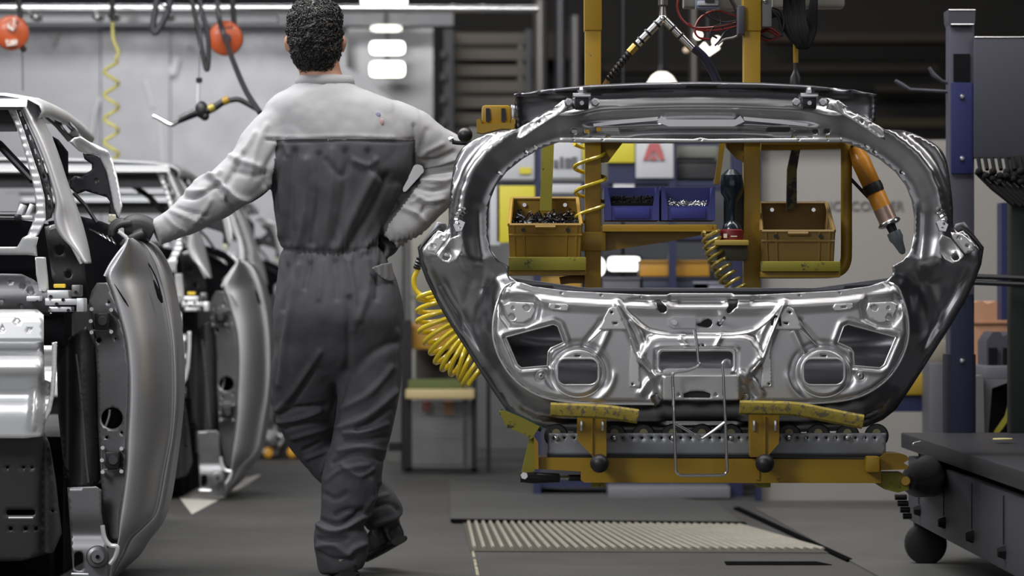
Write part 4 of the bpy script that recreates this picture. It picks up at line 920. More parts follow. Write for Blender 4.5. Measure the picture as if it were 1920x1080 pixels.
FOLDS = [  # points, width px, height mm  (+ = out)
 ([(552, 285), (546, 360), (540, 450)], 9, -7), ([(575, 300), (572, 380), (560, 460)], 8, 6), ([(598, 290), (597, 370), (585, 455)], 8, -6), ([(622, 280), (622, 360), (605, 460)], 8, 5),
 ([(648, 285), (645, 360), (628, 450)], 8, -6), ([(700, 330), (670, 390), (632, 468)], 11, 8), ([(728, 330), (695, 400), (650, 470)], 9, -7), ([(745, 350), (715, 420), (680, 470)], 8, 6), ([(690, 285), (700, 320), (735, 340)], 8, -6),
 ([(535, 300), (528, 360), (527, 440)], 7, 5), ([(515, 330), (520, 400)], 6, -5), ([(660, 300), (690, 310), (705, 300)], 7, 5), ([(612, 300), (640, 330), (655, 300)], 6, -4),
 ([(500, 262), (560, 265), (650, 262), (740, 265), (775, 262)], 3.5, -4), ([(500, 255), (560, 258), (650, 255), (740, 258)], 4, 2),
 ([(560, 500), (548, 560), (534, 640), (526, 720)], 8, 6), ([(582, 495), (572, 540)], 6, -6), ([(605, 490), (598, 560)], 6, 4), ([(630, 492), (632, 560)], 6, -5), ([(655, 490), (664, 560), (662, 620)], 7, 5), ([(540, 500), (530, 580)], 6, -5), ([(690, 490), (690, 540), (672, 600)], 9, 6), ([(712, 500), (706, 560)], 6, -5),
 ([(655, 560), (655, 620), (652, 680), (634, 760), (624, 800)], 8, -7), ([(600, 660), (560, 720), (522, 770)], 7, 7), ([(585, 700), (545, 760)], 6, -6),
 ([(735, 690), (690, 740), (640, 765)], 8, 6), ([(745, 640), (700, 660), (660, 700)], 9, -6), ([(740, 735), (690, 780), (640, 800)], 8, 7), ([(728, 765), (700, 790), (670, 805)], 6, -7), ([(745, 620), (748, 680), (738, 760)], 6, 4),
 ([(518, 778), (560, 765), (610, 760)], 6, -7), ([(520, 792), (560, 785), (600, 770)], 5, 7), ([(535, 805), (570, 795), (615, 790)], 5, -6), ([(548, 822), (590, 810), (625, 800)], 5, 6), ([(570, 845), (600, 830)], 5, -5), ([(575, 860), (615, 845)], 5, 5),
 ([(636, 800), (628, 830), (612, 860), (602, 885)], 4, 5), ([(645, 812), (690, 808), (725, 795)], 5, 6), ([(650, 826), (690, 825), (724, 818)], 5, -6), ([(635, 845), (680, 838), (722, 845)], 5, 5), ([(625, 868), (670, 850), (720, 865)], 5, -5), ([(640, 870), (672, 893), (700, 880)], 5, 5),
 ([(612, 900), (640, 880), (690, 872)], 5, 4), ([(606, 925), (630, 935), (650, 925)], 6, -4), ([(697, 900), (700, 930), (680, 965)], 6, 5),
 ([(596, 984), (620, 996), (645, 992), (670, 975), (690, 965)], 6, 11), ([(600, 975), (630, 984), (650, 978), (680, 955)], 5, -9), ([(630, 965), (655, 955), (685, 962)], 5, -6),
 ([(596, 1025), (625, 1022), (650, 1040), (662, 1030), (684, 1020)], 6, 7), ([(600, 1038), (630, 1050), (660, 1048)], 6, -7), ([(596, 1010), (620, 1012), (650, 1010)], 5, -5),
 ([(715, 905), (735, 925), (748, 950)], 6, 5), ([(705, 950), (730, 945), (745, 955)], 5, -6), ([(700, 935), (725, 928)], 5, 4), ([(700, 985), (730, 975), (757, 968)], 5, 6),
 ([(500, 235), (480, 280), (470, 330)], 7, 5), ([(478, 250), (455, 285), (445, 300)], 7, 6), ([(520, 280), (500, 315), (498, 345)], 8, -8), ([(455, 290), (440, 320), (425, 345)], 7, -6), ([(420, 352), (445, 372), (475, 372), (505, 345)], 7, 9), ([(412, 350), (425, 372), (440, 390)], 6, -9),
 ([(345, 368), (370, 370), (410, 345)], 5, -8), ([(365, 340), (380, 330), (402, 330), (412, 322)], 5, 7), ([(352, 358), (385, 358)], 5, 5), ([(395, 330), (420, 350), (420, 370)], 6, 8), ([(430, 290), (450, 300), (485, 312)], 7, 6), ([(440, 320), (475, 330), (500, 325)], 7, -5),
 ([(320, 395), (350, 408), (375, 420)], 4, 4), ([(330, 388), (360, 398), (390, 405)], 4, -4), ([(310, 405), (330, 425), (350, 435)], 4, 4), ([(395, 375), (380, 400), (365, 415)], 6, 5),
 ([(785, 300), (815, 300), (850, 285)], 5, -6), ([(780, 318), (820, 308), (860, 298)], 5, 6), ([(795, 325), (830, 322), (855, 318)], 4, -7), ([(790, 338), (825, 340), (848, 335)], 4, 6), ([(780, 350), (810, 358), (835, 352)], 5, -6), ([(775, 362), (800, 378), (830, 372)], 5, 7), ([(790, 400), (800, 385), (820, 385)], 5, -6), ([(755, 390), (785, 402), (795, 415)], 5, 6), ([(770, 380), (790, 370)], 4, 4),
 ([(800, 245), (790, 280), (782, 300)], 8, -4), ([(830, 270), (800, 285), (785, 300)], 5, 4),
 ([(776, 235), (778, 290), (768, 330)], 4, -5), ([(522, 262), (520, 300), (512, 345)], 4, -5), ([(530, 265), (540, 290)], 5, 5),
]
back = np.clip(-no[:, 1]+.45, 0, 1)
disp = np.zeros(n)
for pts_, w_, h_ in FOLDS:
    l = [(p.x, p.y) for p in catmull([(x, y, 0) for x, y in pts_], 5)]
    x0 = min(p[0] for p in l)-3*w_; x1 = max(p[0] for p in l)+3*w_; y0 = min(p[1] for p in l)-3*w_; y1 = max(p[1] for p in l)+3*w_
    sel = np.where((px > x0) & (px < x1) & (py > y0) & (py < y1) & (back > 0))[0]
    if len(sel): disp[sel] += ridge(px[sel], py[sel], l, w_*.80, h_*.001*1.35)*back[sel]
# elastic waist gathers + cuffs
wl = 466+8*np.sin((px-520)/70.)-10*np.clip((px-640)/90., 0, 1)
g_ = np.exp(-((py-wl)/16.)**2)
disp += g_*(.0035*np.sin(px*.62+2.5*np.sin(px*.09))+.002*np.sin(px*1.1+py*.3))*np.where(px > 545, 1, .5)-.006*np.exp(-((py-wl)/4.)**2)
g2 = np.exp(-((py-wl-22)/22.)**2)+np.exp(-((py-wl+26)/20.)**2)
disp += g2*.003*np.sin(px*.28+1.3*np.sin(px*.07))*(abs(px-625) < 110)
nz = np.array([noise.turbulence(Vector((c[0]*7, c[1]*7, c[2]*4.5)), 3, True) for c in co]); nz2 = np.array([noise.noise(Vector((c[0]*22, c[1]*22, c[2]*16))) for c in co])
nz3 = np.array([noise.ridged_multi_fractal(Vector((c[0]*11+c[2]*2, c[1]*7, c[2]*4)), 1., 2., 2, 1., 2.) for c in co])
disp += (nz-nz.mean())*.008+nz2*.0016+(nz3-nz3.mean())*.0022
co2 = co+no*disp[:, None]
me.vertices.foreach_set('co', co2.ravel()); me.update()
me.materials.append(COV); me.materials.append(COVL)
fc = np.zeros(len(me.polygons)*3); me.polygons.foreach_get('center', fc); fc = fc.reshape(-1, 3)
fx = 960+fc[:, 0]/fc[:, 1]*F; fy = HZ-(fc[:, 2]-CZ)/fc[:, 1]*F
lt_ = (fy < 262)
armL = sdf(fx, fy, [(525, 200), (515, 300), (508, 352), (440, 400), (340, 450), (260, 480), (250, 400), (340, 330), (430, 240)]) > 0
armR = sdf(fx, fy, [(776, 225), (779, 320), (790, 340), (730, 420), (712, 460), (760, 490), (900, 400), (900, 230)]) > 0
me.polygons.foreach_set('material_index', (lt_ | armL | armR).astype(int).tolist())
cov.parent = man
# collar, pocket flap, seams
c0 = []
for i in range(17):
    th = math.pi*2*i/16; c0.append(Wp(608+50*math.cos(th), 154-6*math.sin(th)*0, YP-.002)+Vector((0, .058*math.sin(th), .006*math.sin(th)*0+(-.010 if math.sin(th) > 0 else .002))))
MB().tube(c0, .0125, 10, flat=1.5).build('collar', COVL, man)
flap = panel('pocket_flap', [(697, 502), (716, 495), (734, 492), (741, 526), (730, 528), (716, 521), (701, 508)], lambda X, Y: YP-.138*np.sqrt(np.clip(1-((X-632)/118.)**2, .03, 1))-.004+.0015*np.sin(X*.5), mat('flap_cloth', (.17, .17, .18), .85, bump=.25, bscale=200), man, (), 3, (), .003)
# faint small print on the yoke
cc_ = np.zeros(n*3); me.vertices.foreach_get('co', cc_); cc_ = cc_.reshape(-1, 3)
for (x, y, c, nm) in ((707, 217, (.25, .25, .36), 'faded_blue_print'), (714, 231, (.38, .26, .26), 'faded_red_print_cloth')):
    dd = (px-x)**2+(py-y)**2+np.where(no[:, 1] > 0, 1e6, 0); i = int(dd.argmin()); p = Vector(cc_[i])
    MB().ball(p+Vector((0, .0016, 0)), .009, 14, 10, (1, .35, 1.3)).build('faded_print', mat(nm, c, .9), man)
# head and neck
SKIN = mat('skin', (.42, .22, .15), .5, bump=.1, bscale=120)
s = MB()
def hd(rows):
    return torso(s, rows, 28, 4)
hd([(8, 570, 610, .03, .02), (14, 560, 622, .055, .02), (30, 548, 633, .082, .02), (50, 543, 638, .096, .02), (72, 542, 639, .100, .022), (95, 544, 636, .095, .028), (115, 550, 630, .085, .036), (132, 560, 620, .066, .046), (140, 572, 610, .045, .05)])
limb(s, [(592, 90, .0, 42, .065), (597, 120, 0, 39, .062), (602, 145, 0, 40, .062), (606, 168, 0, 52, .07), (610, 185, 0, 70, .07)])
torso(s, [(170, 560, 660, .05, 0), (200, 530, 730, .07, 0), (300, 535, 740, .085, 0), (450, 545, 705, .08, 0), (600, 545, 725, .09, 0)])
limb(s, [(591, 78, .118, 7, .016), (591, 88, .130, 9, .02), (591, 95, .122, 11, .014)], 10, 3)   # nose on the far side
for sx in (-1, 1): limb(s, [(591+sx*50, 68, .012, 5, .018), (591+sx*53, 80, .010, 6, .021), (591+sx*50, 97, .016, 4, .012)], 10, 3)
body = s.build('body', None, man); bake(body, .005, 3); body.data.materials.append(SKIN)
for sx in (-1, 1):
    MB().ball(Wp(591+sx*20, 72, YP+.118), .012).build('eye', mat('eye_white', (.8, .8, .78), .2), man)
MB().tube([Wp(573, 113, YP+.118), Wp(591, 115, YP+.124), Wp(609, 113, YP+.118)], .005, 8).build('mouth', mat('lips', (.35, .12, .1), .5), man)
# hair: dark cap with short curls
HAIR = mat('black_hair', (.007, .006, .006), .42, bump=.3, bscale=90)
s = MB()
torso(s, [(-2, 575, 607, .03, .01), (4, 560, 622, .06, .008), (16, 549, 634, .084, .005), (34, 541, 640, .100, .0), (60, 540, 641, .104, -.002), (80, 543, 639, .098, -.008), (105, 549, 635, .082, -.014), (120, 556, 630, .064, -.016), (134, 566, 622, .052, -.016)], 32, 4)
s.v = [Vector((v.x, min(v.y, YP+.075), v.z)) for v in s.v]
cap = s.build('hair', None, man); bake(cap, .005, 2)
hm = cap.data
for v_ in hm.vertices:
    if v_.co.z > Wp(0, 128, YP).z or True:
        v_.co += v_.normal*(.006*noise.noise(v_.co*38)+.003*noise.noise(v_.co*90))
hm.update()
s = MB(); rr = random.Random(3)
V = [(v.co.copy(), v.normal.copy()) for v in hm.vertices]
for i in range(4200):
    p, nn = rr.choice(V)
    if p.y > YP+.05: continue
    up = Vector((0, 0, -1)); tg = (up-nn*up.dot(nn)); tg = tg.normalized() if tg.length > .1 else Vector((rr.uniform(-1, 1), 0, 0)).normalized()
    sd = nn.cross(tg); w_ = rr.uniform(-1.6, 1.6); d1 = (tg*math.cos(w_)+sd*math.sin(w_)); d2 = (tg*math.cos(w_*2.0)+sd*math.sin(w_*2.0))
    L = rr.uniform(.007, .014); a = p-nn*.002
    s.tube([a, a+d1*L*.5+nn*L*.45, a+d1*L*.7+d2*L*.35+nn*L*.42, a+d1*L*.6+d2*L*.8+nn*L*.12], [.0018, .0017, .0013, .0004], 4)
k = len(hm.vertices)
base_v = [v.co.copy() for v in hm.vertices]; base_f = [tuple(p.vertices) for p in hm.polygons]
s.add(base_v, base_f); me2 = bpy.data.meshes.new('hair'); me2.from_pydata([tuple(v) for v in s.v], [], s.f); me2.polygons.foreach_set('use_smooth', [True]*len(me2.polygons)); me2.materials.append(HAIR); cap.data = me2
# gloves
GL = mat('dark_work_glove', (.030, .030, .033), .6, bump=.2, bscale=120)
GLC = mat('knitted_glove_back', (.13, .13, .13), .85, bump=.5, bscale=300)
def hand(name, palm, fingers, cuff, label=None):
    s = MB(); limb(s, palm, 18, 4)
    for f in fingers: s.tube([Wp(x, y, YP+d) for x, y, d, r in catmull4(f)], [r for x, y, d, r in catmull4(f)], 10)
    o = s.build(name, None, man); bake(o, .0032, 3); o.data.materials.append(GL)
    if label: o['label'] = label
    return o
def catmull4(f, n=4):
    a = np.array(f, float); return [tuple(r) for r in interp_rings(a, n)]
hand('glove', [(288, 436, -.16, 21, .030), (270, 428, -.165, 24, .034), (252, 424, -.17, 23, .038), (236, 422, -.17, 17, .036)],
     [[(246, 418, -.205, .011), (226, 421, -.208, .0105), (214, 430, -.208, .0098), (211, 443, -.206, .0085)],
      [(244, 416, -.185, .0115), (222, 417, -.186, .011), (209, 427, -.186, .0100), (207, 443, -.185, .0088)],
      [(242, 416, -.163, .0112), (222, 415, -.162, .0108), (210, 424, -.162, .0098), (208, 438, -.162, .0086)],
      [(242, 418, -.143, .0098), (226, 418, -.141, .0092), (216, 426, -.140, .0086), (214, 436, -.140, .0076)],
      [(268, 438, -.200, .013), (250, 445, -.212, .0125), (236, 452, -.216, .011), (228, 462, -.216, .0092)]], None, 'dark glove resting on the car door edge')
MB().tube([Wp(258, 412, YP-.168), Wp(266, 432, YP-.19), Wp(280, 452, YP-.18)], .004, 6).build('glove_seam', GLC, man)
hand('glove', [(732, 448, 0, 22, .032), (724, 458, .02, 24, .034), (716, 462, .05, 22, .034), (710, 462, .07, 16, .03)],
     [[(716, 452, .06, .011), (710, 452, .09, .0105), (700, 456, .11, .0095), (690, 458, .118, .0085)], [(716, 460, .06, .011), (710, 462, .095, .0105), (700, 466, .115, .0095), (690, 468, .12, .0085)],
      [(716, 468, .06, .011), (710, 472, .09, .0100), (700, 476, .11, .0092), (691, 478, .115, .008)], [(718, 474, .05, .0098), (712, 480, .08, .009), (704, 484, .1, .0085), (696, 486, .105, .0075)],
      [(728, 462, -.01, .012), (726, 474, -.02, .012), (720, 484, -.03, .0105), (714, 492, -.035, .009)]], None)
# boots
BOOT = mat('black_boot_leather', (.012, .012, .013), .35, bump=.15, bscale=60); SOLE = mat('black_sole', (.008, .008, .008), .6)
def boot(an, heel, toe):
    an, heel, toe = Vector(an), Vector(heel), Vector(toe); s = MB()
    d = (toe-heel).normalized(); side = d.cross((an-heel).normalized()).normalized(); up = side.cross(d).normalized()
    if up.z < 0: up = -up
    L = (toe-heel).length
    R_ = []
    for t, w, h in ((0, .026, .03), (.04, .036, .045), (.2, .040, .052), (.4, .040, .046), (.62, .048, .036), (.85, .044, .030), (.96, .030, .022), (1, .014, .012)):
        c = heel+d*L*t+up*h*.9; R_.append((c, side*w, up*h))
    loft(s, R_, 20)
    c = heel+d*.055
    loft(s, [(c+up*.04, side*.040, d*.050), (c.lerp(an, .5)+up*.02, side*.043, d*.052), (an, side*.048, d*.056), (an+(an-c).normalized()*.05, side*.045, d*.052)], 20)
    o = s.build('boot', None, man); bake(o, .005, 2); o.data.materials.append(BOOT)
    s = MB(); R_ = []
    for t, w in ((-.01, .024), (.03, .038), (.2, .042), (.4, .038), (.62, .050), (.85, .046), (.97, .032), (1.02, .012)):
        R_.append((heel+d*L*t+up*.008, side*w, up*.013))
    loft(s, R_, 20).build('sole', SOLE, o)
xs_ = Wp(655, 1080, YP).x
boot((Wp(645, 1048, YP).x, YP, .10), (Wp(655, 1080, YP).x, YP-.07, .006), (Wp(640, 1080, YP).x-.02, YP+.21, .006))
boot(Wp(722, 975, YP+.17), Wp(748, 1018, YP+.13), Wp(690, 1050, YP+.36))
# ------------------------------------------------------------------ unpainted car bodies on the line
PALE = mat('pale_zinc_sheet', (.78, .79, .81), .36, .55, var=.08, vscale=9, rvar=.08)
DARKP = mat('dark_primer_sheet', (.06, .06, .065), .45, .5, var=.2, vscale=6, rvar=.1)
MIDP = mat('mid_grey_sheet', (.20, .20, .21), .42, .7, var=.15, vscale=7, rvar=.1)
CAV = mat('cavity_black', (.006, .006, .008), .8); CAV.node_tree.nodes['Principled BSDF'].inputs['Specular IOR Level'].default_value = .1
SKINM = mat('door_skin_steel', (.60, .60, .62), .46, .95, rvar=.06)
car = thing('car_body', 'nearest bare steel car body at the left with its open door under the worker\'s hand', 'car body', Wp(0, 1000, 8.4), 'bare car bodies on the line')
def yb(Y, k=0): return (lambda X, Z: np.full(X.shape, float(Y))) if not k else k
# roof with side rail running back
v = []; f = []
prof = [(.0, -.035), (.012, -.015), (.004, .004), (-.03, .022), (-.10, .034), (-.35, .046), (-.80, .052), (-1.3, .046)]
ST = [(8.40, 1.428), (8.46, 1.438), (8.6, 1.445), (8.9, 1.445), (9.2, 1.432), (9.45, 1.412)]
for Y, z in ST:
    for dx, dz in prof: v.append((-1.400+dx, Y, z+dz))
m_ = len(prof)
for i in range(len(ST)-1):
    for j in range(m_-1): f.append((i*m_+j, i*m_+j+1, (i+1)*m_+j+1, (i+1)*m_+j))
solid(raw('roof', v, f, PALE, car), .003)
panel('roof_header', [(-700, 176), (20, 178), (52, 184), (50, 200), (-700, 200)], lambda X, Y: 8.30+(202-Y)*.006, mat('bright_sheet', (.75, .76, .78), .4, .3), car, (), 8)
panel('header_lip', [(-700, 198), (46, 198), (40, 206), (-700, 206)], lambda X, Y: 8.32+X*0, MIDP, car, (), 8)
MB().prism([(-700, 205), (26, 206), (30, 246), (-700, 248)], 8.42, 8.44).build('roof_lining_rail', DARKP, car)
panel('side_rail', [(52, 186), (64, 182), (92, 196), (122, 224), (148, 256), (128, 266), (104, 238), (86, 222), (70, 205)], lambda X, Y: 8.42+(X-52)*.009, MIDP, car, [[(70, 196), (88, 202), (100, 216), (104, 230), (92, 222), (80, 208)], [(106, 222), (116, 226), (134, 246), (128, 252), (116, 240)]], 5)
# rear pillar: outer skin
v = []; f = []; rows = interp_rings([(185, 32, 58), (220, 47, 78), (260, 66, 98), (300, 82, 113), (340, 95, 126), (380, 104, 141), (412, 101, 152), (440, 112, 160), (470, 140, 167), (494, 159, 171)], 4)
NC = 9
for y, xl, xr in rows:
    for j in range(NC):
        u = j/(NC-1); bul = math.sin(math.pi*u)
        p = Wp(xl+(xr-xl)*u, y, 8.40+.10*u-.035*bul); v.append(p)
for i in range(len(rows)-1):
    for j in range(NC-1): f.append((i*NC+j, i*NC+j+1, (i+1)*NC+j+1, (i+1)*NC+j))
solid(raw('rear_pillar', v, f, mat('pillar_steel', (.60, .60, .62), .40, .6, rvar=.05), car), .003)
slots = [[(x-2.6, y-5), (x+.6, y-5), (x+3, y+4), (x-.4, y+5)] for x, y in [(38.5, 214), (48.5, 238), (56.5, 258), (66, 284), (73, 304), (82, 330), (86.5, 348), (91, 370), (92.5, 390)]]
panel('pillar_channel', [(34, 192), (46, 222), (64, 262), (80, 302), (93, 342), (101, 384), (97, 408), (86, 414), (84, 372), (74, 330), (60, 290), (45, 245), (30, 205)], lambda X, Y: 8.43+(X*0), MIDP, car, slots, 5)
panel('pillar_flange', [(14, 204), (30, 205), (45, 245), (60, 290), (74, 330), (84, 372), (86, 412), (72, 440), (58, 450), (50, 444), (60, 420), (68, 396), (63, 350), (50, 300), (35, 250), (25, 226)], lambda X, Y: 8.39+.0012*np.sin(Y*.45), PALE, car, (), 5)
panel('sill_corner', [(-700, 463), (32, 463), (42, 446), (54, 440), (72, 445), (68, 462), (70, 480), (52, 478), (-700, 479)], lambda X, Y: 8.36+(Y-460)*.0006, mat('bright_sheet', (.75, .76, .78), .4, .5), car, (), 9)
MB().tube([Wp(-60, 230, 8.6), Wp(0, 272, 8.55), Wp(62, 338, 8.5)], .0125, 10).build('gas_strut', BLACKM, car)
MB().tube([Wp(138, 362, 8.62), Wp(160, 385, 8.62), Wp(182, 418, 8.6)], .006, 8).build('support_rod', BLACK, car)
MB().tube([Wp(-600, 398, 8.7), Wp(34, 402, 8.7)], .009, 8).tube([Wp(-600, 407, 8.7), Wp(38, 408, 8.7)], .007, 8).build('cross_tube', CHROME, car)
MB().box(Wp(40, 395, 8.6), (.018, .03, .04), Matrix.Rotation(.4, 3, 'Y'), .003).box(Wp(56, 396, 8.6), (.014, .03, .045), Matrix.Rotation(.4, 3, 'Y'), .003).box(Wp(48, 408, 8.6), (.05, .04, .012), None, .003).build('hinge_bracket', PALE, car)
MB().box(Wp(34, 408, 8.58), (.02, .03, .02), None, .005).build('hinge_pin', BLACKM, car)
# dark boot cavity
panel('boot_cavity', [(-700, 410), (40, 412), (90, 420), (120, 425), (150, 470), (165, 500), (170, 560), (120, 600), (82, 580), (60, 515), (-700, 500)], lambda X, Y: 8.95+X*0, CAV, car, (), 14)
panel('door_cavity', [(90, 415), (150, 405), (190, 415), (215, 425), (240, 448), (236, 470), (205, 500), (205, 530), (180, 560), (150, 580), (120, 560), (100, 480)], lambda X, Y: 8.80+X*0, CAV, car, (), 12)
for i in range(6):
    x = 168+i*8; MB().tube([Wp(x, 430+i*3, 8.78), Wp(x+9, 434+i*5, 8.76)], .0025, 6).build('cable_clip', CHROME, car)
panel('inner_side', [(84, 425), (104, 419), (120, 424), (140, 448), (158, 492), (165, 560), (148, 580), (128, 566), (112, 560), (98, 520)], lambda X, Y: 8.52+(X-84)*.002+.01*np.sin(Y*.08), DARKP, car, [circ(112, 470, 9, 12), circ(128, 515, 7, 10)], 7)
panel('side_vein', [(88, 425), (106, 418), (122, 428), (140, 455), (156, 493), (150, 496), (132, 462), (116, 436), (104, 428), (92, 432)], lambda X, Y: 8.47+X*0, PALE, car, (), 4)
panel('pillar_stub', [(66, 482), (86, 482), (90, 520), (92, 548), (74, 545), (68, 515)], lambda X, Y: 8.38+(X-66)*.001, PALE, car, (), 6)
MB().box(Wp(112, 536, 8.40), (.035, .02, .012), None, .004).build('seal_cap', mat('yellow_cap', (.7, .5, .03), .4), car)
for (x, y, w_, h_) in [(108, 552, 40, 16), (120, 566, 50, 12), (112, 580, 44, 10), (142, 545, 16, 22), (150, 572, 14, 26), (95, 566, 22, 14), (62, 560, 26, 10)]:
    MB().pbox(x-w_/2, y-h_/2, x+w_/2, y+h_/2, 8.33+.01*(x % 3), 8.40, .004).build('bracket', PALE if y > 550 else MIDP, car)
for (x, y) in [(95, 556), (118, 562), (142, 548), (70, 566), (88, 576), (128, 582), (106, 570)]:
    MB().cyl(Wp(x, y, 8.325), Wp(x, y, 8.34), .005, seg=10).build('bolt', BLACKM, car)
# rear end panels
panel('rear_panel', [(-700, 500), (40, 514), (62, 524), (94, 546), (94, 592), (-700, 590)], lambda X, Y: 8.38+(Y-500)*.0005+.012*np.sin((Y-500)*.07), MIDP, car, [circ(42, 538, 4, 8), circ(58, 546, 4.5, 8), circ(3, 566, 4, 8), circ(40, 575, 3, 8), circ(20, 528, 2, 6)], 9)
panel('rear_crossmember', [(-700, 580), (70, 580), (82, 590), (82, 642), (-700, 642)], lambda X, Y: 8.30+(642-Y)*.0002+.03*sstep((596-Y)/20.), PALE, car, [circ(5, 617, 3.2, 8), circ(32, 601, 3.2, 8), circ(55, 618, 2, 6)], 8)
def bumY(X, Y): return 8.31+.05*np.exp(-((Y-655)/14.)**2)-.05*np.exp(-((Y-690)/30.)**2)+.03*np.exp(-((Y-735)/22.)**2)+ridge(X, Y, [(66, 735), (64, 770), (60, 800)], 6, -.02)+.04*sstep((X-74)/12.)
panel('bumper_beam', [(-700, 640), (82, 640), (84, 712), (96, 718), (92, 760), (84, 796), (82, 818), (46, 822), (-700, 818)], bumY, PALE, car, (), 7)
panel('corner_strip', [(97, 642), (107, 641), (106, 690), (102, 740), (96, 770), (86, 790), (84, 780), (94, 740), (97, 690)], lambda X, Y: 8.27+X*0, PALE, car, (), 4)
MB().pbox(80, 588, 120, 648, 8.45, 8.6).build('lamp_recess', CAV, car)
def whY(X, Y): return 8.40+.04*np.exp(-((X-86)/10.)**2)+.0002*(Y-820)
panel('rear_valance', [(-700, 812), (84, 812), (92, 830), (104, 900), (116, 1000), (100, 1036), (40, 1052), (-700, 1070)], whY, DARKP, car, [rrect(12, 956, 66, 966, 4, 3)]+[circ(x, 876, 3, 8) for x in (14, 44, 60)]+[circ(x, 991, 4, 8) for x in (20, 48, 68)]+[circ(98, 958, 3, 8)], 10)
MB().tube([Wp(16, 971, 8.39), Wp(62, 971, 8.39)], .003, 6).build('slot_lip', PALE, car)
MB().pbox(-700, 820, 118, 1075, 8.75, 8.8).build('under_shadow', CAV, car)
# wheel arch liner / quarter strips
def qY(X, Y): return 8.50+.03*np.sin((X-110)*.09)+.02*sstep((X-150)/10.)
panel('quarter_panel', [(106, 650), (120, 640), (162, 612), (178, 645), (183, 700), (185, 800), (188, 900), (176, 914), (128, 914), (118, 860), (110, 780)], qY, DARKP, car, (), 7, [([(146, 640), (158, 760), (166, 900)], False)])
MB().tube(pline([(143, 664), (150, 720), (156, 790), (161, 860), (166, 905)], 8.49), .004, 8).build('edge_bead', MIDP, car)
panel('lower_quarter', [(126, 914), (180, 912), (190, 918), (190, 960), (196, 1000), (203, 1040), (206, 1092), (138, 1092), (132, 1000)], lambda X, Y: 8.44+.00*X+.02*np.exp(-((Y-1000)/20.)**2), MIDP, car, [rrect(139, 1034, 156, 1070, 8, 4)], 7)
MB().tube([Wp(134, 1076, 8.42), Wp(166, 1077, 8.42)], .004, 6).build('lip', PALE, car)
MB().lathe(Wp(183, 1044, 8.43), Wp(183, 1044, 8.37), [(0, .034), (.4, .034), (.5, .030), (.55, .022), (.9, .020), (1, .018)], 24).build('round_plug', MIDP, car)
MB().cyl(Wp(183, 1044, 8.375), Wp(183, 1044, 8.36), .006, seg=10).build('plug_hole', CAV, car)
MB().tube(pline([(192, 985), (196, 1008), (206, 1022), (220, 1026), (216, 1044), (206, 1058)], 8.40), .007, 8).build('clip_edge', PALE, car)
# open door: skin
door = bpy.data.objects.new('door', None); C.objects.link(door); door.parent = car; door.location = (0, 0, 0)
dl = []
rows = interp_rings([(447, 240, 250, 262), (456, 236, 264, 286), (470, 228, 275, 301), (492, 213, 286, 314), (518, 199, 295, 324), (550, 210, 304, 331), (590, 222, 313, 338), (640, 235, 320, 343), (700, 241, 323, 346), (760, 241, 323, 344), (820, 238, 318, 338), (880, 236, 306, 330), (930, 230, 297, 322), (965, 225, 287, 312), (990, 223, 262, 298), (1012, 222, 238, 280), (1040, 215, 226, 262), (1065, 208, 215, 235), (1084, 205, 208, 216)], 4)
US = [0, .04, .1, .2, .32, .45, .58, .7, .8, .9, .96, 1.0]
v = []; f = []
for y, xa, xb, xc in rows:
    for u in US:
        v.append(Wp(xa+(xb-xa)*u, y, 8.44+.17*u**2.3+(.02 if u == 0 else 0)))
    v.append(Wp(xb+1, y, 8.60)); v.append(Wp(xb+3, y, 8.63))
    for u in (.15, .35, .6, .8, .95, 1.0): v.append(Wp(xb+(xc-xb)*u, y, 8.60+.10*u**3))
    v.append(Wp(xc-2, y, 8.80)); v.append(Wp(xc-14, y, 9.1))
nc = len(US)+2+6+2
for i in range(len(rows)-1):
    for j in range(nc-1): f.append((i*nc+j, i*nc+j+1, (i+1)*nc+j+1, (i+1)*nc+j))
def dpart(o): o.parent = door; o.location = (-car.location.x, -car.location.y, -car.location.z); return o
solid(dpart(raw('door_skin', v, f, SKINM)), .003)
dpart(MB().tube(pline([(264, 478), (282, 500), (296, 530), (304, 562)], 8.565), .0022, 6).build('pressed_seam', CAV))
for (a, b) in (((214, 532), (241, 575)), ((288, 525), (304, 568))):
    Y = 8.40 if a[0] < 250 else 8.50
    A_, B_ = Wp(*a, Y+.02), Wp(*b, Y+.02); d_ = B_-A_
    dpart(MB().tube([A_, A_+d_*.3, A_+d_*.75, B_], [.0015, .005, .0075, .003], 8, flat=.4).build('mounting_slit', CAV))
dpart(MB().tube(pline([(197, 518), (207, 498), (222, 476), (236, 458), (238, 448), (230, 440), (222, 434)], 8.45, 4), .0055, 8).build('hem_edge', PALE))
dpart(panel('shut_face', [(166, 566), (172, 545), (182, 530), (203, 530), (221, 578), (234, 628), (241, 687), (240, 776), (237, 819), (234, 908), (224, 967), (222, 1015), (206, 1008), (196, 960), (189, 900), (184, 800), (182, 700), (178, 640)], lambda X, Y: 8.49+(220-X)*.0006, MIDP, None, [circ(210, 784, 20, 24), circ(228, 811, 2.6, 8), circ(200, 820, 3, 8), circ(185, 638, 5, 10), circ(204, 567, 2.5, 8), circ(216, 635, 2, 6)], 6))
dpart(MB().tube(pline([(206, 768), (204, 782), (198, 800)], 8.55), .004, 6).build('inner_wire', PALE))
dpart(panel('door_depth', [(166, 560), (203, 525), (241, 680), (238, 900), (224, 1010), (204, 1005), (186, 880), (178, 640)], lambda X, Y: 8.60+X*0, CAV, None, (), 14))
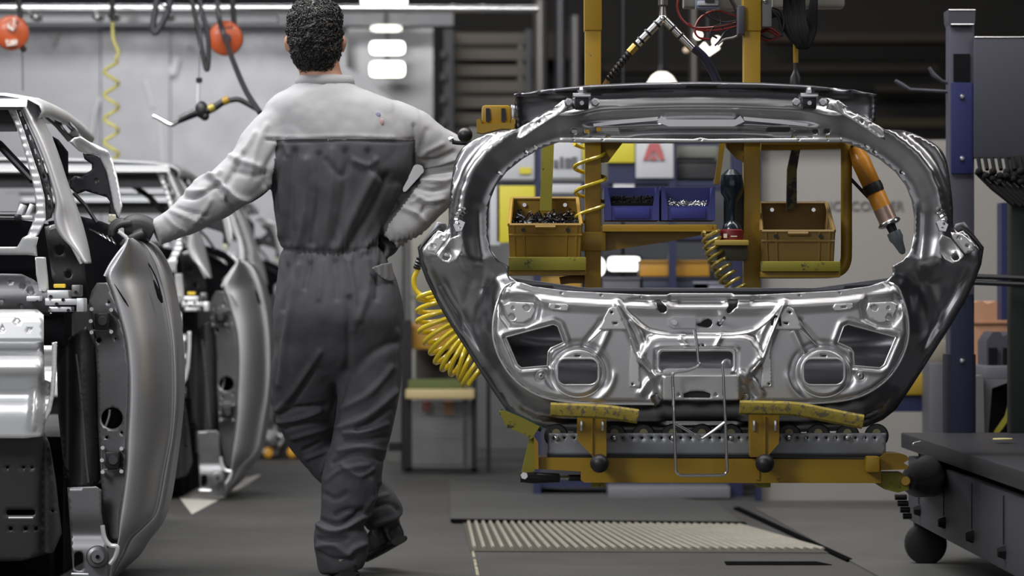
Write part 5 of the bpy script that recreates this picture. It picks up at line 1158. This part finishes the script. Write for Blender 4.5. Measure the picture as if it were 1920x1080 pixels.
for (cx, cy, w_, h_) in ((190, 602, 44, 50), (210, 863, 42, 52)):
    hb = dpart(MB().pbox(cx-w_*.3, cy-h_*.3, cx+w_*.3, cy+h_*.3, 8.44, 8.49, .005).build('latch_plate', BLACKM))
    for dx, dy in ((-.42, -.45), (.42, -.42), (-.42, .42), (.42, .4), (-.45, 0)):
        dpart(MB().cyl(Wp(cx+dx*w_, cy+dy*h_, 8.45), Wp(cx+dx*w_, cy+dy*h_, 8.49), .006, seg=10).build('bolt', CHROME))
    dpart(MB().tube([Wp(cx-w_*.45, cy+h_*.35, 8.46), Wp(cx+w_*.4, cy+h_*.33, 8.46)], .003, 6).tube([Wp(cx-w_*.45, cy-h_*.45, 8.46), Wp(cx-w_*.45, cy+h_*.5, 8.46)], .003, 6).build('latch_frame', MIDP))
    dpart(MB().lathe(Wp(cx+2, cy, 8.43), Wp(cx+2, cy, 8.445), [(0, .013), (1, .016)], 16).build('latch_boss', DARKP))
# window frame corner of the open door
def wfY(X, Y): return 8.62+.04*np.sin((X-130)*.035)+ridge(X, Y, [(152, 258), (186, 280), (200, 284)], 8, -.02)
dpart(panel('window_frame', [(131, 266), (140, 258), (152, 256), (168, 266), (186, 274), (200, 282), (210, 300), (218, 330), (224, 360), (228, 386), (222, 408), (214, 392), (208, 360), (200, 322), (186, 292), (170, 290), (150, 284)], wfY, mat('frame_steel', (.78, .79, .81), .38, .35), None, (), 4, (), .004))
dpart(panel('frame_inner', [(155, 287), (172, 290), (188, 294), (200, 320), (208, 360), (216, 395), (223, 410), (204, 402), (206, 378), (200, 370), (160, 358), (144, 364), (130, 352), (132, 334), (140, 330), (152, 332), (160, 326), (172, 318), (172, 308), (158, 298)], lambda X, Y: 8.66+X*0, BLACKM, None, [circ(180, 338, 3, 8)], 5, (), .006))
dpart(panel('frame_foot', [(204, 401), (216, 402), (218, 412), (214, 420), (203, 416)], lambda X, Y: 8.65+X*0, mat('cream_foam', (.55, .55, .42), .7), None, (), 4, (), .01))
# quarter glass opening edge on the body beyond
panel('window_surround', [(104, 216), (118, 214), (146, 244), (148, 254), (136, 260), (122, 246), (108, 228)], lambda X, Y: 8.95+X*0, MIDP, car, [[(112, 222), (120, 222), (138, 244), (130, 250), (118, 238)]], 4)
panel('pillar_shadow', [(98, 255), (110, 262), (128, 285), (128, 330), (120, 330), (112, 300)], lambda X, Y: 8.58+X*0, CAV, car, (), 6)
# floor of the body resting on its skid
MB().box((-1.9, 9.9, .36), (.95, 2.4, .12), None, .02).build('underbody', DARKP, car)
MB().box((-1.44, 10.0, .62), (.04, 1.5, .5), None, .015).build('far_side_panel', DARKP, car)
c2 = copy_tree(car, (-.05, 3.9, 0), label='second bare car body behind the nearest one, seen below the worker\'s outstretched arm')
c3 = copy_tree(car, (-.10, 7.3, 0), label='farthest bare car body, blurred beside the worker\'s left hip')
for k, (dx, dy) in enumerate(((0, 0), (-.05, 3.9), (-.10, 7.3))):
    t = thing('body_skid', ['dark conveyor skid under the nearest car body', 'dark conveyor skid under the second car body', 'dark conveyor skid under the farthest car body'][k], 'skid', (-1.8+dx, 10+dy, 0), 'conveyor skids')
    b = MB()
    for x in (-1.45, -2.1): b.box((x+dx, 9.9+dy, .09), (.09, 2.5, .18), None, .01)
    b.build('runner', CAV, t)
    MB().box((-1.78+dx, 9.0+dy, .24), (.8, .1, .12)).box((-1.78+dx, 10.9+dy, .24), (.8, .1, .12)).build('cross_member', BLACKM, t)
# ------------------------------------------------------------------ things hanging from above
ORR = mat('orange_red_reel', (.42, .075, .02), .4, coat=.2, var=.1)
def hcable(t, pts, Y, r, m, name='cable'): return MB().tube(pline(pts, Y, 8), r, 10).build(name, m, t)
for (cx, cy, r, lb) in ((22, 62, 33, 'orange-red cable reel hanging at the top left corner'), (423, 72, 33, 'orange-red cable reel hanging left of the worker\'s head')):
    t = thing('cable_reel', lb, 'reel', Wp(cx, cy, 12.2), 'hanging cable reels')
    MB().lathe(Wp(cx, cy, 12.15), Wp(cx, cy, 12.25), [(0, .050), (.1, .070), (.4, .076), (.6, .076), (.9, .070), (1, .050)], 32).build('drum', ORR, t)
    MB().prism([(cx-8, cy-30), (cx+10, cy-32), (cx+14, cy-22), (cx-6, cy-20)], 12.14, 12.18).build('hanger_plate', ORR, t)
    MB().tube([Wp(cx+12, cy-80, 12.2), Wp(cx+16, cy-28, 12.2)], .012, 8).build('hanger', BLACK, t)
    if cx < 100:
        for q_ in ([(12, 34), (28, 34), (30, 50), (24, 58), (14, 52)], [(10, 74), (32, 74), (32, 84), (12, 86)]): MB().prism(q_, 12.13, 12.15).build('worn_label', mat('worn_label', (.6, .55, .5), .6, dirt=(.4, .1, .05), dscale=50, dthr=.5), t)
        MB().ball(Wp(44, 92, 12.2), .014).build('cable_stop', BLACK, t)
        MB().tube([Wp(42, 95, 12.2), Wp(43, 170, 12.2)], .0035, 6).build('cable', mat('grey_cord', (.12, .12, .13), .5), t)
    else:
        MB().lathe(Wp(cx+2, cy, 12.13), Wp(cx+2, cy, 12.16), [(0, .018), (1, .022)], 16).build('hub', DGREY, t)
        hcable(t, [(407, -30, 12.1), (410, 30, 12.1), (425, 80, 12.05), (440, 122, 11.5), (462, 172, 11), (488, 212, 10.6)], 12, .011, mat('dark_grey_cable', (.03, .03, .035), .4))
# thin yellow spiral at the left
t = thing('spiral_air_line', 'thin pale yellow spiral air line hanging behind the nearest car', 'air hose', Wp(208, 290, 13.2))
pts = pline([(211, -20), (211, 42), (213, 75), (222, 98), (217, 110)], 13.2, 6)
for i in range(0, 145):
    tt = i/144; th = tt*2*math.pi*4.2+.5
    pts.append(Wp(209+13*math.cos(th)+0*tt, 116+185*tt, 13.2+.02*math.sin(th)))
MB().tube(pts, .0085, 8).build('hose', mat('pale_yellow_hose', (.50, .46, .14), .4), t)
MB().tube([Wp(210, -30, 13.15), Wp(211, 40, 13.15)], .013, 8).build('hose_connector', BLACK, t)
# black clamp shaped loop
t = thing('hanging_loop', 'dark doubled strap loop hanging from the overhead pipe', 'strap', Wp(300, 60, 12.4))
hcable(t, [(318, -30), (318, 8), (308, 36), (293, 60), (287, 55), (290, 25), (300, -30)], 12.4, .014, mat('dark_strap', (.03, .03, .04), .5), 'strap_loop')
MB().ball(Wp(309, 10, 12.38), .013).build('clip', CHROME, t)
t = thing('hanging_cable', 'pair of black cable loops hanging left of the second orange reel', 'cable', Wp(380, 130, 11.8))
hcable(t, [(350, -30), (362, 12), (376, 80), (387, 130), (391, 110), (389, 60), (378, 20), (370, -30)], 11.8, .010, BLACK, 'cable')
t = thing('clear_suspension_line', 'pale frosted cord with black end holding the welding gun', 'cord', Wp(373, 190, 11.2))
MB().tube([Wp(373, 146, 11.2), Wp(374, 155, 11.2)], .012, 8).build('cord_knot', BLACK, t)
MB().tube([Wp(372, 155, 11.2), Wp(371, 195, 11.2)], .008, 8).build('cord', mat('frosted_cord', (.5, .5, .52), .3), t)
MB().tube([Wp(373, 146, 11.2), Wp(377, 20, 11.3), Wp(378, -30, 11.3)], .002, 6).build('thin_wire', DGREY, t)
# hanging hand tool (welding torch)
t = thing('welding_torch', 'black and silver torch with a yellow ring hanging level before the pale wall', 'torch', Wp(380, 235, 11.2))
hcable(t, [(487, 208), (470, 198), (448, 187), (432, 188), (422, 190)], 11.2, .011, BLACK, 'hose')
MB().tube([Wp(429, 186, 11.2), Wp(418, 191, 11.2)], .016, 12).build('yellow_ring', YEL, t)
MB().tube([Wp(420, 190, 11.2), Wp(400, 203, 11.2), Wp(388, 208, 11.2)], [.013, .015, .016], 12).build('grip', BLACK, t)
MB().tube([Wp(402, 200, 11.19), Wp(392, 205, 11.19)], .0165, 12).build('brass_band', mat('band_yellow', (.35, .28, .05), .4, .3), t)
MB().ball(Wp(378, 206, 11.2), .026, 16, 12, (1, 1, 1.35)).ball(Wp(384, 218, 11.2), .018).build('handle_body', BLACK, t)
MB().tube([Wp(370, 212, 11.2), Wp(345, 224, 11.2), Wp(326, 232, 11.2)], [.014, .009, .008], 10).build('barrel', BLACKM, t)
MB().tube([Wp(364, 208, 11.18), Wp(345, 217, 11.18), Wp(335, 222, 11.18)], .009, 10).build('steel_tube', CHROME, t)
MB().tube(pline([(334, 228), (322, 234), (310, 229), (298, 222), (287, 217)], 11.2, 3), [.009]*9+[.008]*4, 10).build('nozzle', CHROME, t)
# Y shaped hose joint above the tailgate
t = thing('hose_manifold', 'silver Y-shaped hose joint hanging between the two yellow posts', 'hose joint', Wp(1241, 30, 8.25))
MB().lathe(Wp(1243, -30, 8.25), Wp(1243, 36, 8.25), [(0, .010), (.3, .010), (.35, .014), (.6, .014), (.65, .008), (1, .013)], 14).build('coupling', mat('worn_dark_steel', (.18, .18, .17), .35, .8), t)
MB().ball(Wp(1243, 35, 8.25), .014).build('joint', CHROME, t)
MB().tube([Wp(1243, 34, 8.25), Wp(1196, 82, 8.25)], .0115, 12).tube([Wp(1243, 34, 8.25), Wp(1300, 92, 8.25)], .0115, 12).build('tube', CHROME, t)
for a in ((1233, 44), (1216, 60), (1203, 74), (1260, 52), (1275, 66)):
    sgn = -1 if a[0] < 1243 else 1; MB().tube([Wp(a[0]-sgn*-0, a[1], 8.25), Wp(a[0]+sgn*3, a[1]+3, 8.25)], .0140, 12).build('band', BLACKM, t)
MB().tube([Wp(1192, 86, 8.25), Wp(1180, 99, 8.25)], .012, 10).build('brass_fitting', mat('brass', (.55, .40, .12), .35, .9), t)
k = [Wp(1180, 99, 8.25).lerp(Wp(1140, 150, 8.27), i/24) for i in range(25)]
MB().tube(k, [.012 if i % 3 else .0085 for i in range(25)], 12).build('ribbed_sleeve', BLACK, t)
MB().tube([Wp(1140, 150, 8.27), Wp(1134, 160, 8.27)], .008, 8).build('hose_tip', mat('tan_tip', (.45, .3, .12), .5), t)
hcable(t, [(1300, 90), (1318, 105), (1332, 126), (1345, 152), (1352, 175)], 8.25, .0125, mat('dark_navy_hose', (.01, .01, .025), .35), 'hose')
# electrical gear above
t = thing('control_box', 'grey electrical boxes with clear terminal block at the top between the posts', 'electrical box', Wp(1330, 20, 8.3))
MB().pbox(1282, -160, 1330, 13, 8.33, 8.40, .006).pbox(1345, -160, 1392, 18, 8.34, 8.40, .006).build('box_body', mat('grey_box', (.22, .22, .21), .45), t)
MB().pbox(1304, -20, 1350, 16, 8.29, 8.33, .004).build('terminal_block', mat('clear_blue_grey', (.16, .19, .27), .15, coat=.5), t)
MB().pbox(1308, 2, 1346, 10, 8.28, 8.29, .001).build('label_plate', WHT, t); MB().pbox(1322, -30, 1340, 4, 8.27, 8.29).build('relay', BLACK, t)
t = thing('cable_trunking', 'grey metal trunking fixed right of the right yellow post', 'trunking', Wp(1436, 50, 8.25)); MB().pbox(1428, -160, 1447, 50, 8.22, 8.28, .003).build('trunking_body', mat('trunk_grey', (.18, .18, .19), .45, .3), t)
MB().ball(Wp(1434, 1, 8.215), .008).build('screw', CHROME, t)
for x0, x1, y1, lb in ((1447, 1522, 14, 'pale grey box at the top right of the trunking'), (1532, 1585, 14, 'pale grey box at the top, beside the black cable bundle')):
    o = MB().pbox(x0, -160, x1, y1, 8.45, 8.52, .012).build('junction_box', mat('pale_box', (.23, .23, .21), .5), None); tag(o, lb, 'electrical box')
t = thing('cable_bundle', 'thick black cable bundle hanging from a grey box, right of the post', 'cables', Wp(1500, 80, 8.3))
for i in range(9):
    x = 1473+i*4.0; hcable(t, [(x+2, -40, 8.3+.01*(i % 3)), (x, 20, 8.3), (x+4+3*math.sin(i), 58, 8.28), (1494+i*2.2, 80+4*(i % 3), 8.28), (1510+i*2, 60, 8.3), (1522+i*.8, 10, 8.3), (1528, -40, 8.32)], 8.3, .008, RUBM)
for i in range(4): hcable(t, [(1448, 20+4*i, 8.32), (1462+3*i, 30, 8.3), (1470+2*i, 55+3*i, 8.3), (1480, 70, 8.3)], 8.3, .003, RUBM)
t = thing('suspended_switch', 'yellow rod with black bell shaped end hanging above the tailgate right side', 'pull switch', Wp(1492, 150, 8.35))
MB().tube([Wp(1492, 60, 8.35), Wp(1492, 74, 8.35)], .006, 8).build('cord', CHROME, t)
MB().tube([Wp(1492, 73, 8.35), Wp(1492, 118, 8.35)], .0075, 10).build('rod', YEL, t)
MB().lathe(Wp(1492, 117, 8.35), Wp(1492, 160, 8.35), [(0, .007), (.3, .007), (.45, .010), (.65, .017), (1, .018)], 16).build('bell', BLACK, t)
t = thing('red_wiring', 'tangle of dark red and black wires looping between the posts', 'wires', Wp(1340, 60, 8.28))
RW = mat('dark_red_wire', (.16, .012, .01), .35); BW = mat('black_wire', (.012, .01, .012), .4)
WR = [([(1276, -20), (1270, 15), (1282, 40), (1305, 52), (1345, 50), (1380, 42)], RW), ([(1290, 44), (1310, 56), (1350, 56), (1385, 48)], RW), ([(1385, 32), (1345, 20), (1315, 32), (1303, 55), (1310, 70), (1330, 74)], RW), ([(1385, 30), (1350, 19), (1335, 22)], BW),
      ([(1345, 72), (1332, 62), (1340, 50), (1365, 44), (1386, 44)], BW), ([(1386, 48), (1362, 58), (1350, 75), (1340, 86)], BW), ([(1315, 20), (1335, 35), (1360, 42), (1386, 38)], BW), ([(1335, 20), (1350, 34), (1352, 50), (1362, 60)], BW), ([(1386, 40), (1386, 62), (1376, 70), (1358, 74), (1345, 84)], mat('grey_wire', (.2, .19, .18), .4)),
      ([(1426, 62), (1440, 58), (1452, 64), (1460, 70), (1440, 76), (1426, 72)], RW), ([(1426, 58), (1445, 54), (1462, 66)], RW), ([(1426, 66), (1446, 72), (1468, 66)], BW), ([(1448, 14), (1462, 20), (1470, 40), (1466, 62)], BW), ([(1449, 22), (1460, 36), (1462, 60)], BW), ([(1360, -20), (1372, 5), (1380, 20), (1394, 34)], BW), ([(1365, -20), (1378, 8), (1394, 26)], DGREY)]
for p, m in WR: hcable(t, p, 8.27, .0034, m, 'wire')
MB().pbox(1384, 10, 1396, 64, 8.2, 8.26, .004).build('cable_duct', DGREY, t)
# ------------------------------------------------------------------ right hand side: tool stand and trolley
YC = 9.32
st = thing('tool_station', 'dark grey upright station with a blue plate and wide grey panel at the right edge', 'tool station', Wp(1803, 1000, YC))
GP = mat('station_grey', (.06, .06, .085), .5, .2, var=.06)
MB().pbox(1780, 46, 1827, 1010, YC, YC+.08, .004).build('column', GP, st)
MB().prism([(1778, 18), (1829, 18), (1828, 44), (1824, 48), (1782, 48), (1779, 40)], YC-.01, YC+.09).build('column_cap', DGREY, st)
MB().tube([Wp(1779, 19, YC-.01), Wp(1829, 19, YC-.01)], .003, 6).tube([Wp(1783, 46, YC-.012), Wp(1826, 46, YC-.012)], .003, 6).build('cap_edge', CHROME, st)
MB().pbox(1788, 101, 1819, 152, YC-.006, YC+.004).build('black_window', CAV, st)
for y0, y1, m in ((155, 325, BLUE), (552, 1000, mat('navy_plate', (.007, .009, .030), .4))):
    p = MB().pbox(1784, y0, 1824, y1, YC-.010, YC, .001).build('blue_plate', m, st)
    for y in ((181, 297) if y0 < 500 else (561, 676)): MB().lathe(Wp(1804, y, YC-.01), Wp(1804, y, YC-.02), [(0, .0085), (.5, .0085), (.6, .005), (1, .004)], 6).build('bolt', CHROME, p)
MB().pbox(1776, 664, 1830, 1000, YC-.004, YC+.1, .004).build('lower_column', mat('navy_black', (.006, .007, .016), .4), st)
MB().pbox(1826, 69, 2200, 296, YC-.02, YC+.04, .004).build('panel_board', mat('panel_slate', (.05, .05, .07), .45, .1, var=.04), st)
MB().tube([Wp(1827, 70, YC-.02), Wp(2200, 70, YC-.02)], .003, 6).build('panel_edge', CHROME, st)
MB().pbox(1896, 290, 1960, 860, YC-.03, YC+.05, .004).build('black_post', mat('very_dark_green', (.008, .011, .010), .4), st)
for pts_ in ([(1780, 172), (1706, 168), (1692, 160), (1678, 151)], [(1780, 156), (1766, 152), (1750, 140), (1742, 126)]):
    MB().tube([Wp(x, y, YC+.04) for x, y in pts_], [.006, .006, .009, .006], 8).build('hook_arm', DGREY, st)
MB().tube([Wp(1818, 518, YC-.03), Wp(1980, 524, YC-.1)], .009, 8).tube([Wp(1818, 529, YC-.03), Wp(1980, 536, YC-.1)], .009, 8).build('guide_bar', BLACKM, st)
# rack of drill like tools under the panel
for i in range(7):
    x = 1838+i*13
    t = thing('hanging_driver', ['leftmost black driver under the slate panel', 'second black driver from the station column', 'third black driver from the station column', 'middle black driver of the hanging row', 'fifth black driver from the station column', 'sixth black driver from the column', 'rightmost black driver under the slate panel'][i], 'driver', Wp(x, 300, YC-.07), 'drivers hanging under the panel')
    MB().tube([Wp(x-4, 296, YC-.04), Wp(x, 318, YC-.07)], .007, 8).build('hook', RUBM, t)
    MB().tube([Wp(x-8, 322+i*2, YC-.07), Wp(x+24, 352+i*3, YC-.09), Wp(x+62, 384+i*3, YC-.10)], [.008, .010, .007], 10).build('shaft', RUBM, t)
    MB().ball(Wp(x-2, 322+(i % 2)*8, YC-.08), .013).ball(Wp(x+10, 330+(i % 3)*6, YC-.09), .011).build('knob', RUBM, t)
    MB().tube([Wp(x+10, 335+i*2, YC-.095), Wp(x+20, 344+i*2, YC-.10)], .002, 6).build('pin', BLACKM, t)
# further blue upright and a pale gap behind
o = MB().pbox(1878, 380, 1902, 600, 10.6, 10.7).build('blue_upright', mat('deep_blue_upright', (.015, .018, .07), .4), None); tag(o, 'narrow dark blue upright behind the station, right edge', 'upright')
MB().pbox(1902, 380, 1905, 520, 10.59, 10.62).build('bright_edge', CHROME, o)
# cardboard and machine parts low behind the column
cb = thing('cardboard_box', 'tan cardboard box with wavy top edge behind the station column', 'box', Wp(1862, 700, 10.8))
MB().prism([(1822, 568), (1840, 564), (1852, 570), (1868, 564), (1884, 571), (1900, 566), (1900, 700), (1822, 700)], 10.8, 11.2).build('box_body', mat('tan_cardboard', (.42, .22, .13), .8, var=.06), cb)
MB().pbox(1824, 604, 1898, 607, 10.79, 10.8).build('box_fold', mat('tan_dark', (.30, .15, .09), .8), cb)
MB().pbox(1824, 701, 1900, 712, 10.8, 11.2).pbox(1826, 712, 1834, 985, 10.9, 11.0).build('box_stand', DGREY, cb)
mc = thing('clamp_machine', 'grey clamping machine block below the cardboard box', 'machine', Wp(1870, 830, 10.2))
MB().prism([(1856, 630), (1862, 622), (1876, 622), (1880, 632), (1896, 622), (1900, 700), (1850, 700), (1850, 640)], 10.4, 10.6).build('machine_head', DGREY, mc)
MB().pbox(1855, 652, 1870, 684, 10.38, 10.41).pbox(1882, 652, 1896, 684, 10.38, 10.41).build('slot', CAV, mc)
MB().pbox(1845, 686, 1905, 712, 10.3, 10.6, .01).build('machine_shelf', mat('mid_slate', (.10, .10, .12), .5), mc)
MB().prism([(1828, 706), (1844, 704), (1846, 828), (1828, 828)], 10.2, 10.4).build('machine_leg', mat('light_slate', (.16, .16, .175), .4, .3), mc)
MB().prism([(1846, 712), (1904, 712), (1860, 728), (1852, 828), (1846, 828)], 10.25, 10.3).build('machine_gusset', mat('light_slate', (.16, .16, .175), .4, .3), mc)
MB().pbox(1850, 715, 1910, 828, 10.45, 10.5).build('machine_back', CAV, mc)
MB().prism([(1862, 824), (1878, 806), (1896, 780), (1900, 744), (1893, 752), (1886, 780), (1866, 808)], 10.22, 10.24).build('yellow_edge', YELG, mc)
b2 = thing('parts_pallet', 'blurred grey machine parts on a yellow base between tailgate and station', 'pallet', Wp(1710, 760, 11.6))
MB().pbox(1680, 700, 1752, 742, 11.6, 11.8, .02).build('yellow_base', mat('dull_yellow', (.30, .20, .02), .5), b2)
MB().pbox(1650, 742, 1752, 772, 11.62, 11.8).build('navy_base', NAV, b2)
MB().pbox(1740, 560, 1776, 640, 11.65, 11.9, .02).build('light_parts', mat('pale_parts', (.30, .29, .26), .5, var=.7, vscale=12), b2)
MB().pbox(1735, 636, 1778, 680, 11.6, 11.9, .02).build('parts_tray', mat('tray_tan', (.22, .20, .16), .5), b2)
MB().pbox(1742, 680, 1780, 970, 11.3, 11.5, .01).build('support_leg', mat('slate_leg', (.075, .075, .09), .5), b2)
# trolley coming towards the camera
tr = thing('trolley', 'dark grey steel trolley with a caster, lower right corner', 'trolley', (1.45, 8.3, 0))
X0 = (1703-960)/F*YC
TG = mat('trolley_grey', (.05, .05, .062), .5, .15, var=.06)
MB().box((X0+.35, 7.75, .245), (.70, 3.15, .21), None, .006).build('side_box', TG, tr)
MB().box((X0+.35, 7.75, .40), (.74, 3.2, .05), None, .006).build('top_deck', mat('deck_dark', (.028, .028, .033), .45, .2), tr)
MB().box((X0+.36, 7.75, .36), (.66, 3.1, .05)).build('deck_gap', CAV, tr)
for i in range(5):
    y = 9.05-i*.52
    MB().tube([(X0-.004, y, .34), (X0-.004, y, .21)], .002, 6).build('chain', BLACKM, tr)
    MB().lathe((X0-.02, y, .19), (X0+.0, y, .19), [(0, .012), (1, .02)], 6).build('star_knob', RUBM, tr)
for (x, y) in ((X0+.045, 9.24), (X0+.55, 9.1), (X0+.1, 6.6)):
    w_ = MB().lathe((x, y-.025, .068), (x, y+.025, .068), [(0, .054), (.12, .067), (.88, .067), (1, .054)], 28).build('caster_wheel', BLACK, tr)
    MB().box((x, y, .11), (.075, .03, .08)).build('caster_fork', DGREY, tr)
MB().box((X0+.22, 8.95, .10), (.06, .08, .10), Matrix.Rotation(.3, 3, 'X')).build('caster_guard', TG, tr)
MB().tube([(X0-.0, 9.0, .31), (X0+.12, 9.0, .31)], .075, 20).build('hub_sleeve', BLACK, tr)
MB().tube([Wp(1706, 905, 8.0), Wp(1722, 900, 8.15), (X0+.03, 8.95, .31)], [.018, .05, .07], 18).build('pivot_arm', BLACK, tr)
for k in range(4): MB().tube([Wp(1678+k*5, 932+k*12, 8.6), Wp(1700+k*3, 932+k*12, 8.6)], .009, 8).build('chain_link', BLACKM, tr)
MB().tube(pline([(1712, 836), (1716, 830), (1738, 828)], 8.9, 4)+pline([(1734, 836), (1714, 834)], 8.9, 3), .003, 6).build('handle_wire', CHROME, tr)
MB().cyl(Wp(1880, 824, 8.6), Wp(1880, 822, 8.6), .03, seg=20).build('pale_disc', mat('pale_yellow_disc', (.6, .55, .25), .5), tr)
# end
